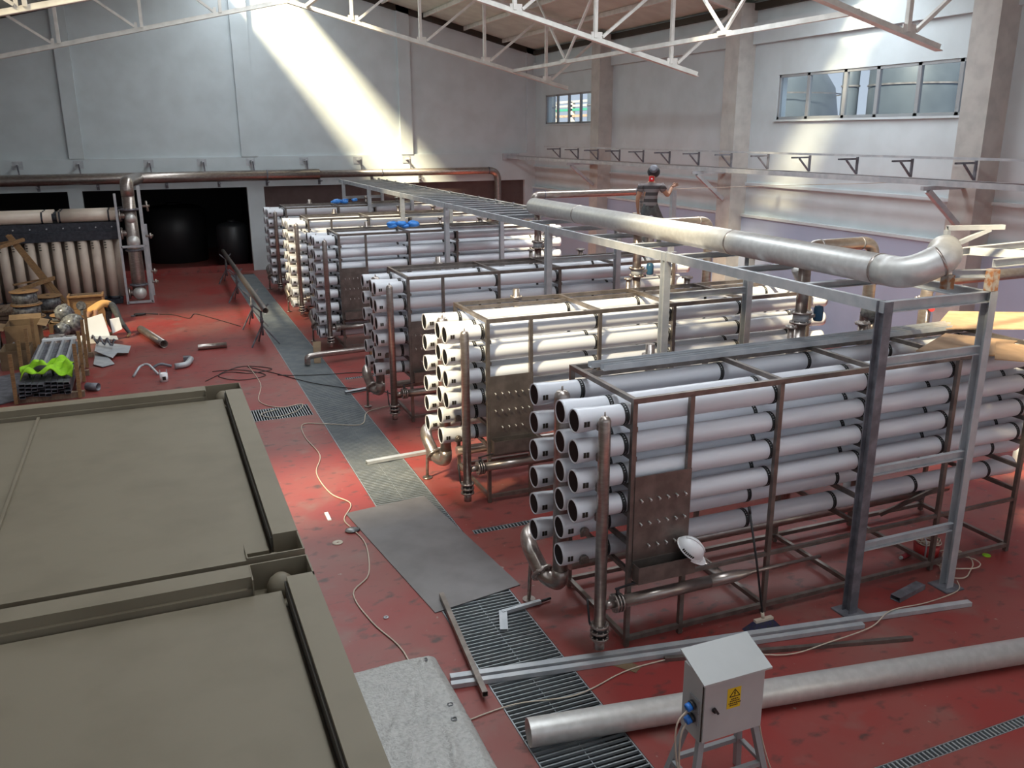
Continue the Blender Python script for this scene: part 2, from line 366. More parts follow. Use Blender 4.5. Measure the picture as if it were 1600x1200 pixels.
for x in (XL, -5.2, .2, 5.6, 10.6, XR-.5): fw.box((x, YF-.3, 3.6), (x+.5, YF, 8.4))
struct('wall_front_unseen', fw, 'wall')
def window(name, y0, y1, z0, z1, mull):
    f = MB(); x0, x1 = XR+.02, XR+.10; s = .07
    f.box((x0, y0, z0), (x1, y1, z0+s)); f.box((x0, y0, z1-s), (x1, y1, z1)); f.box((x0, y0, z0), (x1, y0+s, z1)); f.box((x0, y1-s, z0), (x1, y1, z1))
    for y in mull: f.box((x0, y-.05, z0), (x1, y+.05, z1))
    o = struct(name, f, 'grey_paint')
    ys = [y0+s]+sorted(mull)+[y1-s]
    for a, b in zip(ys[:-1], ys[1:]): MB().box((x0+.03, a, z0+s), (x0+.04, b, z1-s)).build('window_pane', 'glass', o)
    MB().box((XR-.06, y0-.05, z0-.05), (XR+.1, y1+.05, z0)).build('window_sill', 'wall', o)
window('window_1', *W1, [30.6, 31.7, 32.75, 33.8]); window('window_2', *W2, [18.75, 17.45, 16.4, 15.2, 14.1])
# tanks outside the windows
for (x, y, r, h, dome), lab in zip([(23.0, 30.1, 3.2, 9.0, 1), (21.0, 22.75, .26, 10, 0), (22.6, 21.5, 1.5, 10, 0), (21.0, 45.6, .35, 9, 0), (22.0, 41.9, .5, 9.2, 0)],
        ['grey domed tank outside, behind the left panes of the long window', 'slim silver column outside the middle of the long window', 'grey banded storage tank outside the right panes of the long window', 'slim blue column outside the left edge of the small window', 'blue column outside the right edge of the small window']):
    t = thing('outdoor_tank', lab, 'tank', (x, y, 0))
    pr = [(0, r), (h*.62, r)]+([(h*.62+1.3, r*.93), (h*.62+2.3, r*.72), (h*.62+3.0, r*.4)] if dome else [(h, r)])
    MB().lathe((x, y, 0), (0, 0, 1), pr, 36).build('tank_shell', 'tankout', t)
    for z in (5.2, 6.6): MB().lathe((x, y, z), (0, 0, 1), [(0, r+.03), (.05, r+.03)], 36, cap0=False, cap1=False).build('band', 'darksteel', t)
gr = thing('pipe_rack', 'outdoor green pipe rack seen through the small window', 'pipe rack', (25, 47, 0))
for z, m in ((6.25, 'rust'), (6.62, 'greenpaint'), (6.85, 'galv'), (7.1, 'galv')): MB().box((25, 46, z-.07), (25.3, 58, z+.07)).build('rack_beam', m, gr)
for y in (46.3, 48.6, 51, 53.4, 56): MB().box((25, y-.1, 0), (25.2, y+.1, 7.1)).build('rack_post', 'white', gr)
# roof: two sheeted slopes with openings filled by translucent sheets
rf = MB()
for x0, x1 in ((XL-.3, RIDGE_X), (RIDGE_X, XR+.4)):
    for a, b, c, d in cells(x0, x1, YF, YB+.4, [h[:4] for h in SKY_HOLES]+[(RIDGE_X, RIDGE_X, 0, 0)]):
        za, zb = roof_z(a+1e-6), roof_z(b-1e-6)
        rf.add([(a, c, za), (b, c, zb), (b, d, zb), (a, d, za), (a, c, za+.1), (b, c, zb+.1), (b, d, zb+.1), (a, d, za+.1)],
               [(0, 3, 2, 1), (4, 5, 6, 7), (0, 1, 5, 4), (1, 2, 6, 5), (2, 3, 7, 6), (3, 0, 4, 7)])
struct('ceiling', rf, 'ceil')
for i, (a, b, c, d, t) in enumerate(SKY_HOLES):
    m = MB()
    xs = [a, RIDGE_X, b] if a < RIDGE_X < b else [a, b]
    for p, q in zip(xs[:-1], xs[1:]): m.add([(p, c, roof_z(p+1e-6)+.05), (q, c, roof_z(q-1e-6)+.05), (q, d, roof_z(q-1e-6)+.05), (p, d, roof_z(p+1e-6)+.05)], [(0, 1, 2, 3)])
    struct('window_%d' % (3+i), m, sheet_mat(t))
sf = MB().box((XR-.12, YF, 8.42), (XR, YB, 8.60)); struct('trim_9', sf, 'tankdark')
sb = MB()
for x0, x1 in ((RIDGE_X, XR), (XL, RIDGE_X)): sb.bar((x0, YB+.02, roof_z(x0+.001 if x0 == RIDGE_X else x0)-.12), (x1, YB+.02, roof_z(x1-.001)-.12), .1, .22)
struct('trim_10', sb, 'tankdark')

# ================================================================== ROOF STEEL
def chord_z(x): return 6.72+.252*(14.2-x) if x > RIDGE_X else 6.72+.252*(14.2-RIDGE_X)-.252*(RIDGE_X-x)*.9
def truss(y, label):
    t = thing('roof_truss', label, 'truss', (RIDGE_X, y, 9), 'white roof trusses')
    for x0, x1 in ((RIDGE_X, 14.25), (RIDGE_X, -5.2)):
        MB().tee((x0, y, chord_z(x0)), (x1, y, chord_z(x1)), .17, .13, .016).build('bottom_chord', 'white', t)
    for x0, x1 in ((RIDGE_X, 15.7), (RIDGE_X, XL+.2)):
        e = -.001 if x1 < x0 else .001
        MB().ibeam((x0, y, roof_z(x0+e)-.26), (x1, y, roof_z(x1)-.26), .14, .2).build('top_chord', 'white', t)
    xs = [6.6, 8.85, 11.1, 13.4]
    for x in xs+[2*RIDGE_X-q for q in xs]:
        zb, zt = chord_z(x)+.10, roof_z(x)-.34
        MB().bar((x, y, zb), (x, y, zt), .09, .09, V((0, 1, 0))).build('web_post', 'white', t)
        dx = 2.0 if x > RIDGE_X else -2.0
        MB().bar((x+dx*.1, y, zb+.02), (x+dx, y, roof_z(min(x+dx, 15.2))-.36), .07, .09, V((0, 1, 0))).build('web_diagonal', 'white', t)
        MB().box((x-.12, y-.012, zb-.06), (x+.2*(1 if dx > 0 else -1)+.0, y+.012, zb+.14)).build('gusset_plate', 'white', t)
    MB().bar((RIDGE_X, y, chord_z(RIDGE_X)+.1), (RIDGE_X, y, roof_z(RIDGE_X)-.3), .09, .09, V((0, 1, 0))).build('web_post', 'white', t)
for y, l in ((13.2, 'white roof truss nearest the camera, ending above the long window'), (21.3, 'white roof truss whose lower end hangs above the welder'), (29.4, 'white roof truss farthest away, crossing in front of the back wall')): truss(y, l)
for i, x in enumerate((5.9, 7.6, 9.3, 11.0, 12.7, 14.4)):
    p = MB().chan((x, YF+.5, roof_z(x)-.08), (x, YB, roof_z(x)-.08), .07, .15, .01, hint=V((0, 0, 1)))
    tag(p.build('roof_purlin', 'white', None, (x, 15, roof_z(x))), 'long white purlin under the roof sheets, %s from the right wall' % ORD[5-i].replace('nearest', 'first'), 'purlin', 'roof purlins')
for x, lab in ((12.2, 'white tie bar with struts joining the trusses near the right wall'), (5.2, 'white tie bar with struts joining the trusses below the ridge')):
    for y0, y1, l2 in ((21.3, 29.4, ', far bay'), (13.2, 21.3, ', near bay')):
        t = thing('bracing_tie', lab+l2, 'brace', (x, (y0+y1)/2, chord_z(x)), 'longitudinal roof bracing'); z = chord_z(x)+.10
        MB().bar((x, y0+.02, z), (x, y1-.02, z), .10, .10).build('tie_bar', 'white', t); ym = (y0+y1)/2
        for s in (-1, 1): MB().bar((x, ym, z+.05), (x, ym+s*2.2, roof_z(x)-.17), .06, .06).build('strut', 'white', t)
        MB().box((x-.1, ym-.14, z-.02), (x+.1, ym+.14, z+.08)).build('gusset_plate', 'white', t)

# ================================================================== MEMBRANE RACKS
RX, RL, RD = 4.16, 5.62, 1.38                    # left end of the frames, length, depth
POSTS = [0, .66, 1.77, 3.04, 4.31, 5.62]
def vessel(root, y, z, y0, side=-1, port=True, sts=(0, 1.77, 3.04, 4.31, 5.59)):
    x0 = RX-.59; L = RL+1.0
    pr = [(.01, .108), (0, .110), (0, .121), (.03, .1225), (.13, .121), (.22, .114), (.32, .110), (.45, .108), (L-.4, .108), (L-.3, .112), (L-.06, .121), (L, .121), (L, .098), (L-.1, .096)]
    b = MB().lathe((x0, y, z), (1, 0, 0), pr, 24, cap0=False, cap1=True)
    o = b.build('pressure_vessel', 'vessel', root)
    c = MB().lathe((x0+.006, y, z), (1, 0, 0), [(0, .1065), (.125, .0995), (.125, .06), (.115, .045), (.115, .01)], 22)
    for k in range(6):
        a = k*math.pi/3; c.bar((x0+.122, y+.04*math.cos(a), z+.04*math.sin(a)), (x0+.122, y+.09*math.cos(a), z+.09*math.sin(a)), .014, .02)
    c.build('end_cap', 'cap', o)
    for sx in sts:
        for d in (0,):
            s = MB().lathe((RX+sx+.02, y, z), (1, 0, 0), [(0, .1085), (0, .1125), (.018, .1125), (.018, .1085), (.032, .1085), (.032, .1125), (.05, .1125), (.05, .1085)], 22, cap0=False, cap1=False)
            s.build('strap', 'strap', o)
    if port:
        px = RX-.36
        n = MB().cyl((px, y+side*.10, z-.03), (px, y+side*.185, z-.03), .026, seg=12).lathe((px, y+side*.128, z-.03), (0, side, 0), [(0, .048), (.03, .05), (.04, .04)], 12)
        n.bar((px-.05, y+side*.15, z-.06), (px+.05, y+side*.15, z-.06), .03, .03)
        n.build('side_port', 'frame', o)
        k = MB()
        for dx in (-.178, -.145): k.box((px+dx, y+side*.1275, z-.035), (px+dx+.026, y+side*.112, z+.018))
        k.build('printed_mark', 'ink', o)
    return o
def rack(y0, zt, cols, label, panel_z, man_top, low_front):
    t = thing('membrane_rack', label, 'membrane rack', (RX, y0, 0), 'racks of white pressure vessels')
    P = lambda x, y, z: (RX+x, y0+y, z)
    b = .05
    for i, x in enumerate(POSTS):
        for y in ((0, RD) if i != 1 else (0,)):
            MB().bar(P(x, y, 0.01), P(x, y, zt), b, b, V((0, 1, 0))).build('frame_post', 'frame', t)
    for y in (0, RD):
        MB().bar(P(-b/2, y, zt+.0), P(RL+b/2, y, zt+.0), b, .055).build('top_rail', 'frame', t)
        MB().bar(P(-b/2, y, .10), P(RL+b/2, y, .10), b, .05).build('base_rail', 'frame', t)
        MB().bar(P(0.03, y, .74), P(RL, y, .74), .04, .04).build('middle_rail', 'frame', t)
    MB().bar(P(0, RD-.27, zt-.02), P(RL, RD-.27, zt-.02), .045, .05).build('top_rail', 'frame', t)
    for i, x in enumerate(POSTS):
        if i == 1: continue
        MB().bar(P(x, .025, zt+.002), P(x, RD-.025, zt+.002), b, .05).build('cross_bar', 'frame', t)
        MB().bar(P(x, .025, .10), P(x, RD-.025, .10), b, .05).build('base_cross_bar', 'frame', t)
    rows = sorted({round(z, 3) for _, zs in cols for z in zs})
    for z in rows:
        for x in (0, 3.04, 5.62):
            MB().bar(P(x+.045, .025, z-.14), P(x+.045, RD-.025, z-.14), .04, .05).build('saddle_bar', 'frame', t)
    for y, zs in cols:
        last = y > 1
        for z in zs: vessel(t, y0+y, z, y0, -1, True, (-.10, 1.70, 2.96, 5.5) if len(rows) > 6 else (-.10, 1.70, 2.96, 4.24, 5.5))
    # sampling panel with valves and a trough
    z0, z1 = panel_z
    p = MB().box(P(.02, -.036, z0), P(.685, -.028, z1)).build('sampling_panel', 'frame', t)
    n = 6
    for r in range(3):
        for k in range(n):
            if r == 2 and k in (0, 5): continue
            x, z = .09+k*.104, z1-.25-r*.255
            MB().cyl(P(x, -.036, z), P(x, -.085, z-.006), .008, seg=8).cyl(P(x, -.062, z-.03), P(x, -.062, z+.002), .006, seg=8).build('sampling_valve', 'header', p)
    tg = MB(); zt0 = z0-.10
    tg.box(P(.02, -.17, zt0-.09), P(.70, -.165, zt0+.10)).box(P(.02, -.165, zt0-.09), P(.70, -.04, zt0-.085)).box(P(.02, -.165, zt0-.085), P(.025, -.04, zt0+.10)).box(P(.695, -.165, zt0-.085), P(.70, -.04, zt0+.10)).box(P(.025, -.04, zt0-.085), P(.695, -.036, zt0+.12))
    tg.build('drip_trough', 'frame', t)
    # front collector: upright tube with domed cap, flanges, side valve
    mx, my = -.37, -.085
    m = MB().lathe(P(mx, my, .40), (0, 0, 1), [(0, .061), (man_top-.46, .061), (man_top-.435, .053), (man_top-.415, .034), (man_top-.408, .01)], 20).cyl(P(mx, my, man_top-.01), P(mx, my, man_top+.03), .008, seg=8)
    m = m.build('front_collector', 'steel', t)
    fy = cols[0][0]
    for z in cols[0][1]: MB().cyl(P(mx, my+.05, z-.02), P(mx, fy-.15, z-.02), .022, seg=10).build('collector_nozzle', 'steel', m)
    for z in (.40, .33, .26): MB().flange(P(mx, my, z), (0, 0, 1), .098, .022, 18, 8).build('flange', 'steel', m)
    MB().cyl(P(mx, my, .27), P(mx, my, .39), .07, seg=18).build('valve_body', 'blackrubber', m)
    MB().cyl(P(mx, my, .13), P(mx, my, .26), .055, seg=18).build('drain_stub', 'steel', m)
    MB().tube([P(mx-.02, my-.06, .33), P(mx-.09, my+.05, .40), P(mx-.10, my+.09, .68)], .012, 8, .04).build('valve_lever', 'blackrubber', m)
    pz = .61
    hp = MB().cyl(P(mx+.05, my, pz), P(mx+.16, my, pz), .045, seg=16).cyl(P(mx+.25, my, pz), P(.95, my, pz), .066, seg=18)
    hp.lathe(P(.95, my, pz), (1, 0, 0), [(0, .066), (.34, .066), (.56, .024), (.62, .02), (1.5, .02)], 16)
    hp.tube([P(1.12, my, pz), P(1.05, .55, pz+.06), P(1.0, 1.0, pz+.10)], .06, 16)
    hp = hp.build('side_pipe', 'steel', t)
    for x in (.165, .20, .235): MB().flange(P(mx+x, my, pz), (1, 0, 0), .10, .02, 18, 8).build('flange', 'steel', hp)
    MB().cyl(P(mx+.17, my, pz), P(mx+.23, my, pz), .065, seg=16).build('valve_body', 'blackrubber', hp)
    MB().cyl(P(mx+.20, my, pz+.06), P(mx+.20, my, pz+.15), .02, seg=10).bar(P(mx+.17, my, pz+.16), P(mx+.42, my-.02, pz+.20), .025, .012).build('valve_lever', 'blackrubber', hp)
    # back collector, drain elbow and its foot
    bx, by = -.20, cols[1][0]+.42 if len(cols) > 1 else .9
    bx, by = -.41, (cols[1][0]+cols[2][0])/2; bt = man_top+.02
    bm = MB().lathe(P(bx, by, .60), (0, 0, 1), [(0, .085), (bt-.68, .085), (bt-.64, .078), (bt-.61, .055), (bt-.60, .02)], 22).cyl(P(bx, by, bt-.01), P(bx, by, bt+.04), .012, seg=8)
    bm = bm.build('back_collector', 'steel', t)
    MB().tube([P(bx, by, .62), P(bx, by, .44), P(bx-.10, by+.20, .44), P(bx-.17, by+.50, .72), P(bx-.05, by+.78, .76), P(bx+.4, by+.80, .76)], .092, 18, .22, 9).build('drain_elbow', 'steel', t)
    MB().flange(P(bx-.11, by+.24, .48), (-.2, .75, .55), .135, .04, 20, 10).build('elbow_flange', 'steel', t)
    MB().cyl(P(bx-.16, by+.50, .02), P(bx-.15, by+.46, .66), .024, seg=10).cyl(P(bx-.16, by+.50, .004), P(bx-.16, by+.50, .022), .075, seg=16).build('support_foot', 'steel', t)
    # stub pipes on the back edge
    for x, r, h in ((1.03, .055, .16), (3.05, .04, .20), (4.2, .055, .15)):
        s = MB().cyl(P(x, RD+.045, zt-.7), P(x, RD+.045, zt+h), r, seg=16).build('stub_pipe', 'steel', t)
        MB().flange(P(x, RD+.045, zt+h-.02 if x > 1.1 else zt+.03), (0, 0, 1), r*1.75, .022, 18, 6).build('stub_flange', 'steel', s)
    MB().bar(P(.8, RD+.06, zt-.45), P(RL-.5, RD+.06, zt-.45), .05, .05).build('stub_bracket', 'frame', t)
    # feed pipes low inside the frame
    MB().cyl(P(-.1, RD-.2, .42), P(RL+.2, RD-.2, .42), .075, seg=16).build('feed_pipe', 'steel', t)
    MB().flange(P(RL-.35, RD-.2, .42), (1, 0, 0), .13, .06, 18, 8).build('pipe_flange', 'darksteel', t)
    MB().bar(P(4.75, RD-.1, .13), P(5.25, RD-.55, .62), .05, .05).build('diagonal_brace', 'frame', t)
    return t
z6 = [2.565-.316*i for i in range(6)]; z8 = [2.735-.325*i for i in range(8)]
YR = [7.0, 11.05, 15.1, 21.25, 25.55, 29.95]
RACKS = [rack(YR[0], 2.735, [(.14, z6[:4]), (.45, z6), (1.10, z6)], 'nearest six-row rack of white pressure vessels, with a hard hat on its panel', (1.0, 1.94), 2.665, 4)]
for y, l in ((YR[1], 'second rack of white pressure vessels, its end pipes lit yellow by the sun'), (YR[2], 'third rack of white pressure vessels, between the sunlit rack and the taller racks')):
    c = dup(RACKS[0], (RX, y, 0)); c['label'] = l; RACKS.append(c)
RACKS.append(rack(YR[3], 2.88, [(.16, z8), (.47, z8), (1.12, z8)], 'nearest of the three taller eight-row racks of white vessels, with dark valve panel', (1.0, 2.07), 2.80, 8))
for y, l in ((YR[4], 'middle of the three taller eight-row racks, its vessel ends warmly sunlit'), (YR[5], 'farthest eight-row rack of white vessels, beside the white pillar')):
    c = dup(RACKS[3], (RX, y, 0)); c['label'] = l; RACKS.append(c)
# hard hat hanging on the nearest rack's trough
def hardhat(c):
    t = thing('hard_hat', 'white hard hat hanging at the right end of the nearest rack panel', 'hard hat', c)
    R = Matrix.Rotation(math.radians(18), 3, 'X') @ Matrix.Rotation(math.radians(-42), 3, 'Z') @ Matrix.Rotation(math.radians(26), 3, 'Y')
    C = V(c)
    def xf(mb): mb.v = [C+R @ (p-C) for p in mb.v]; return mb
    m = MB(); n, seg = 8, 28; vs_ = []; fs = []
    for i in range(n+1):
        th = math.pi/2*i/n
        for k in range(seg):
            a = 2*math.pi*k/seg; ridge = 1+.05*max(0, math.cos(a*2))**6*math.sin(th)
            vs_.append(C+V((math.cos(th)*math.cos(a)*.145*1.08, math.cos(th)*math.sin(a)*.12, math.sin(th)*.135*ridge)))
    for i in range(n):
        for k in range(seg): fs.append((i*seg+k, i*seg+(k+1) % seg, (i+1)*seg+(k+1) % seg, (i+1)*seg+k))
    m.add(vs_, fs, True); xf(m).build('shell', 'helmet', t)
    b = MB(); pts = [C+V((math.cos(a)*.15, math.sin(a)*.128, .004)) for a in [math.radians(q) for q in range(-70, 71, 10)]]
    out = [C+V((math.cos(a)*(.15+.075*math.cos(a)), math.sin(a)*.135, -.018)) for a in [math.radians(q) for q in range(-70, 71, 10)]]
    b.poly(pts+out[::-1], .006); xf(b).build('brim', 'helmet', t)
    b = MB().tube([C+V((math.cos(a)*.158, math.sin(a)*.123, 0)) for a in [2*math.pi*k/28 for k in range(29)]], .007, 8); xf(b).build('rim', 'helmet', t)
    b = MB().tube([C+V((x, 0, .137*math.sqrt(max(0, 1-(x/.158)**2))+.002)) for x in [-.12+.02*k for k in range(13)]], .012, 8); xf(b).build('crown_ridge', 'helmet', t)
    b = MB()
    for k in range(7):
        a = math.radians(-120+k*8); b.box(C+V((math.cos(a)*.157-.006, math.sin(a)*.121-.004, .014)), C+V((math.cos(a)*.157+.006, math.sin(a)*.121+.004, .038)))
    xf(b).build('vent_strip', 'ink', t)
hardhat((RX+.62, YR[0]-.17, 1.10))
# galvanised channels lying on top of the nearest rack
for y, x0, x1, lab in ((8.03, 4.35, 9.45, 'front one of two galvanised channels lying on top of the nearest rack'), (8.19, 4.28, 9.6, 'rear one of two galvanised channels lying on top of the nearest rack')):
    t = MB().ext([(-.042, 0), (.042, 0), (.042, .06), (.038, .06), (.038, .003), (-.038, .003), (-.038, .06), (-.042, .06)], (x0, y, 2.768), (x1, y, 2.768))
    tag(t.build('cable_channel', 'galv', None, (x0, y, 2.768)), lab, 'channel', 'channels on the nearest rack')
# plywood sheets at the right end of the nearest rack
for pts, lab in (([(8.05, 7.25, 2.80), (8.75, 6.78, 2.785), (9.65, 7.2, 2.775), (9.1, 7.78, 2.80)], 'plywood board lying on the nearest rack behind the tray post'),
                 ([(8.55, 6.62, 2.80), (8.95, 6.42, 2.77), (9.6, 6.98, 2.766), (9.3, 7.22, 2.80)], 'small plywood offcut jutting out over the front of the nearest rack'),
                 ([(9.2, 8.05, 2.80), (10.3, 7.55, 2.80), (11.4, 8.2, 2.80), (10.3, 8.8, 2.80)], 'large grey plywood board at the far right corner of the nearest rack')):
    z = [p[2] for p in pts]; m = MB().poly(pts, .014); tag(m.build('plywood_board', 'ply', None, pts[0]), lab, 'board', 'plywood boards on the nearest rack')
# blue film bundles
for (x, y, z), s, lab in (((6.25, 30.7, 3.0), .30, 'blue plastic film crumpled on top of the farthest rack'), ((5.9, 21.9, 3.0), .26, 'blue plastic film draped on the first eight-row rack')):
    m = MB()
    for k in range(9): m.ball((x+random.uniform(-1, 1)*s*1.3, y+random.uniform(-.5, .5)*s, z+random.uniform(-.03, .05)), random.uniform(.06, .11), 7, 5, (1.6, 1, .7))
    for p in range(len(m.v)): m.v[p] += V((random.uniform(-.015, .015), random.uniform(-.015, .015), random.uniform(-.015, .015)))
    tag(m.build('film_bundle', 'bluewrap', None, (x, y, z)), lab, 'plastic film')

# ================================================================== TRAY BRIDGE, HEADER, RISERS
TX0, TX1, TZ = 6.84, 8.32, 3.58
TY = [6.62, 10.77, 14.86, 20.98, 25.1, 29.27, 33.41]
t = thing('pipe_bridge', 'long galvanised steel bridge on posts carrying the big pipe over the racks', 'pipe bridge', (TX0, TY[0], 0))
for y in TY:
    for x in (TX0, TX1):
        if x == TX0: MB().ibeam((x, y, .015), (x, y, TZ), .11, .12, .014, V((0, 1, 0))).build('bridge_post', 'darksteel' if y == TY[0] else 'galv', t)
        else: MB().chan((x, y, .015), (x, y, TZ), .10, .12, .012, V((0, 1, 0))).build('bridge_post', 'galv', t)
        MB().box((x-.14, y-.14, 0), (x+.14, y+.14, .016)).build('base_plate', 'darksteel', t)
MB().chan((TX0, TY[0]-.05, TZ-.06), (TX0, 34.1, TZ-.06), .06, .12, .009).build('side_rail', 'galv', t)
MB().chan((TX1, TY[0]-.05, TZ-.06), (TX1, 34.1, TZ-.06), .06, .12, .009, flip=-1).build('side_rail', 'galv', t)
for z in (2.93, 1.70, .80): MB().chan((TX0+.05, TY[0], z), (TX1-.05, TY[0], z), .05, .10, .008, flip=1).build('rung', 'galv', t)
MB().chan((TX0+.03, TY[0], TZ-.06), (TX1-.03, TY[0], TZ-.06), .06, .12, .008).build('end_beam', 'galv', t)
for y in TY[1:]:
    MB().chan((TX0+.05, y, 2.93), (TX1-.05, y, 2.93), .05, .10, .008).build('rung', 'galv', t)
yy = 8.0
while yy < 34:
    MB().chan((TX0+.03, yy, TZ-.075), (TX1-.03, yy, TZ-.075), .08, .08, .006).build('cross_bar', 'galv', t)
    yy += 1.37 if yy < 17.3 else .62
yy = 17.6
while yy < 34: MB().box((TX1-.045, yy, TZ), (TX1+.005, yy+.05, TZ+.03)).build('bolt_tab', 'darksteel', t); yy += 1.24
# rusty stub frame on the right end
r_ = thing('stub_frame', 'rusty square steel frame fixed at the top of the right bridge post', 'frame', (TX1, TY[0], TZ))
for x, y, h in ((TX1, TY[0], .24), (7.98, TY[0]+.27, .16)): MB().bar((x, y, TZ+.005), (x, y, TZ+h), .10, .10, V((0, 1, 0))).build('stub_post', 'rust', r_)
for p0, p1 in (((8.02, TY[0]+.25, TZ+.17), (TX1+.04, TY[0], TZ+.19)), ((TX1, TY[0], TZ+.30), (10.2, TY[0]+.1, TZ+.30)), ((8.6, TY[0]+.68, TZ+.33), (10.2, TY[0]+.85, TZ+.33)), ((9.1, TY[0]+.10, TZ+.33), (8.75, TY[0]+.68, TZ+.33))):
    MB().chan(p0, p1, .05, .09, .008).build('stub_beam', 'galv', r_)
# big header pipe
HX, HZ, HR = 7.55, 3.755, .172
hd = thing('header_pipe', 'big satin steel pipe lying along the bridge, bending up at its near end', 'pipe', (HX, 12, HZ))
MB().lathe((HX, 17.15, HZ), (0, -1, 0), [(0, HR), (9.72, HR)], 32).build('pipe_run', 'header', hd)
MB().tube([(HX, 7.45, HZ), (HX, 7.02, HZ), (HX+.33, 6.86, HZ+.19), (HX+.44, 7.0, HZ+.25)], HR, 32, .34, 9).build('pipe_elbow', 'header', hd)
for y in (15.0, 10.15, 7.43): MB().lathe((HX, y, HZ), (0, 1, 0), [(0, HR), (.005, HR+.006), (.03, HR+.006), (.035, HR)], 32, cap0=False, cap1=False).build('weld_seam', 'steel', hd)
MB().lathe((HX+.25, 6.90, HZ+.135), (.8, -.40, .45), [(0, HR), (.005, HR+.008), (.03, HR+.008), (.035, HR)], 32, cap0=False, cap1=False).build('weld_seam', 'steel', hd)
ab = thing('angle_bracket', 'light square tube bracket welded on the raised end of the big pipe', 'bracket', (8.1, 6.95, 4.1))
MB().hollow((8.02, 7.02, 4.23), (8.72, 6.89, 4.225), .05, .05).build('bracket_arm', 'galv', ab)
MB().bar((8.03, 7.02, 4.08), (8.03, 7.02, 4.21), .05, .05, V((0, 1, 0))).bar((8.1, 6.99, 4.04), (8.55, 6.92, 4.205), .045, .045).build('bracket_leg', 'galv', ab)
for y, nm in ((8.72, 'nearest'), (12.88, 'second'), (17.05, 'farthest')):
    t = thing('riser_pipe', '%s upright riser pipe under the big pipe, with a blue valve actuator' % nm, 'riser pipe', (7.60, y, 0), 'valve risers under the big pipe')
    MB().cyl((7.60, y, .42), (7.60, y, 2.88), .075, seg=20).build('lower_pipe', 'steel', t)
    MB().cyl((7.60, y, 3.02), (7.60, y, HZ-HR+.01 if nm != 'farthest' else 3.75), .075, seg=20).build('upper_pipe', 'steel', t)
    for z in (2.885, 3.015): MB().flange((7.60, y, z), (0, 0, 1), .135, .024, 22, 8).build('flange', 'steel', t)
    v = MB().cyl((7.60, y, 2.90), (7.60, y, 3.0), .10, seg=20).build('valve_body', 'galv', t)
    MB().bar((7.68, y-.04, 2.95), (7.78, y-.07, 2.98), .04, .04).build('valve_neck', 'steel', v)
    MB().lathe((7.82, y-.07, 2.90), (0, 0, 1), [(0, .05), (.02, .062), (.15, .062), (.19, .052), (.2, .02)], 14).build('actuator', 'actuator', v)
for y, x0, x1, z, zb, nm in ((17.35, 7.66, 10.35, 3.97, .5, 'long horizontal steel branch pipe passing behind the welder'), (13.05, 7.93, 9.15, 3.74, .5, 'steel gooseneck branch pipe right of the welder'), (8.95, 7.80, 8.93, 3.82, .5, 'steel gooseneck branch pipe rising above the nearest rack'), (8.95, 10.0, 12.4, 3.22, .5, 'steel branch pipe at the right edge behind the rusty frame')):
    t = thing('branch_pipe', nm, 'pipe', (x0, y, z), 'branch pipes bending down to the floor'); R = .082
    last = x0 > 9.5
    z0 = HZ if nm.startswith('long') else (z-.5 if not last else zb)
    MB().tube([(x0, y, z0), (x0, y, z), (x1, y, z), (x1, y, zb)], R, 20, .2, 8).build('pipe_run', 'steel', t)
    for p, ax in (((x0+.21, y, z), (1, 0, 0)), ((x1-.24, y, z), (1, 0, 0)), ((x1, y, z-.24), (0, 0, 1))):
        MB().lathe(p, ax, [(0, R), (.004, R+.005), (.02, R+.005), (.024, R)], 20, cap0=False, cap1=False).build('weld_seam', 'darksteel', t)
    if z0 == z-.5: MB().tube([(x0, y, z0+.05), (x0, y, z0), (HX+.12, y, z0+.22)], R*.9, 16, .12).build('saddle_branch', 'header', t)
    if last:
        MB().flange((x0, y, 2.93), (0, 0, 1), .15, .03, 20, 8).flange((x0, y, 2.97), (0, 0, 1), .15, .03, 20, 8).build('flange', 'steel', t)
    MB().flange((x1, y, .52), (0, 0, 1), .13, .03, 18, 8).build('end_flange', 'steel', t)
    MB().cyl((x1, y, 0.002), (x1, y, .5), .06, seg=14).build('pipe_leg', 'galv', t)
# wrapped pump unit and red pressure gauge behind the nearest rack
t = thing('wrapped_actuator', 'grey valve actuator wrapped in film behind the nearest rack', 'actuator', (8.72, 8.62, 2.85)); MB().cyl((8.72, 8.62, 2.5), (8.72, 8.62, 2.84), .05, seg=12).build('valve_stem', 'steel', t)
m = MB().ball((8.72, 8.62, 2.95), .15, 12, 8, (1.2, 1, .8)); 
for p in range(len(m.v)): m.v[p] += V((random.uniform(-.012, .012),)*3)
m.build('film_wrap', 'bag', t); MB().lathe((8.70, 8.6, 3.04), (0, 0, 1), [(0, .07), (.04, .06), (.05, .03)], 12).build('cap', 'darksteel', t)
t = thing('pressure_gauge', 'red rimmed pressure gauge with black knob behind the nearest rack', 'gauge', (9.55, 8.5, 2.8))
MB().cyl((9.55, 8.5, 2.45), (9.55, 8.5, 2.92), .02, seg=10).build('gauge_stem', 'steel', t); MB().lathe((9.55, 8.46, 2.96), (-.25, -.9, .1), [(0, .045), (.04, .045)], 18).build('dial', 'redplastic', t); MB().lathe((9.5, 8.45, 3.04), (1, 0, 0), [(0, .025), (.09, .025)], 12).build('knob', 'blackrubber', t)

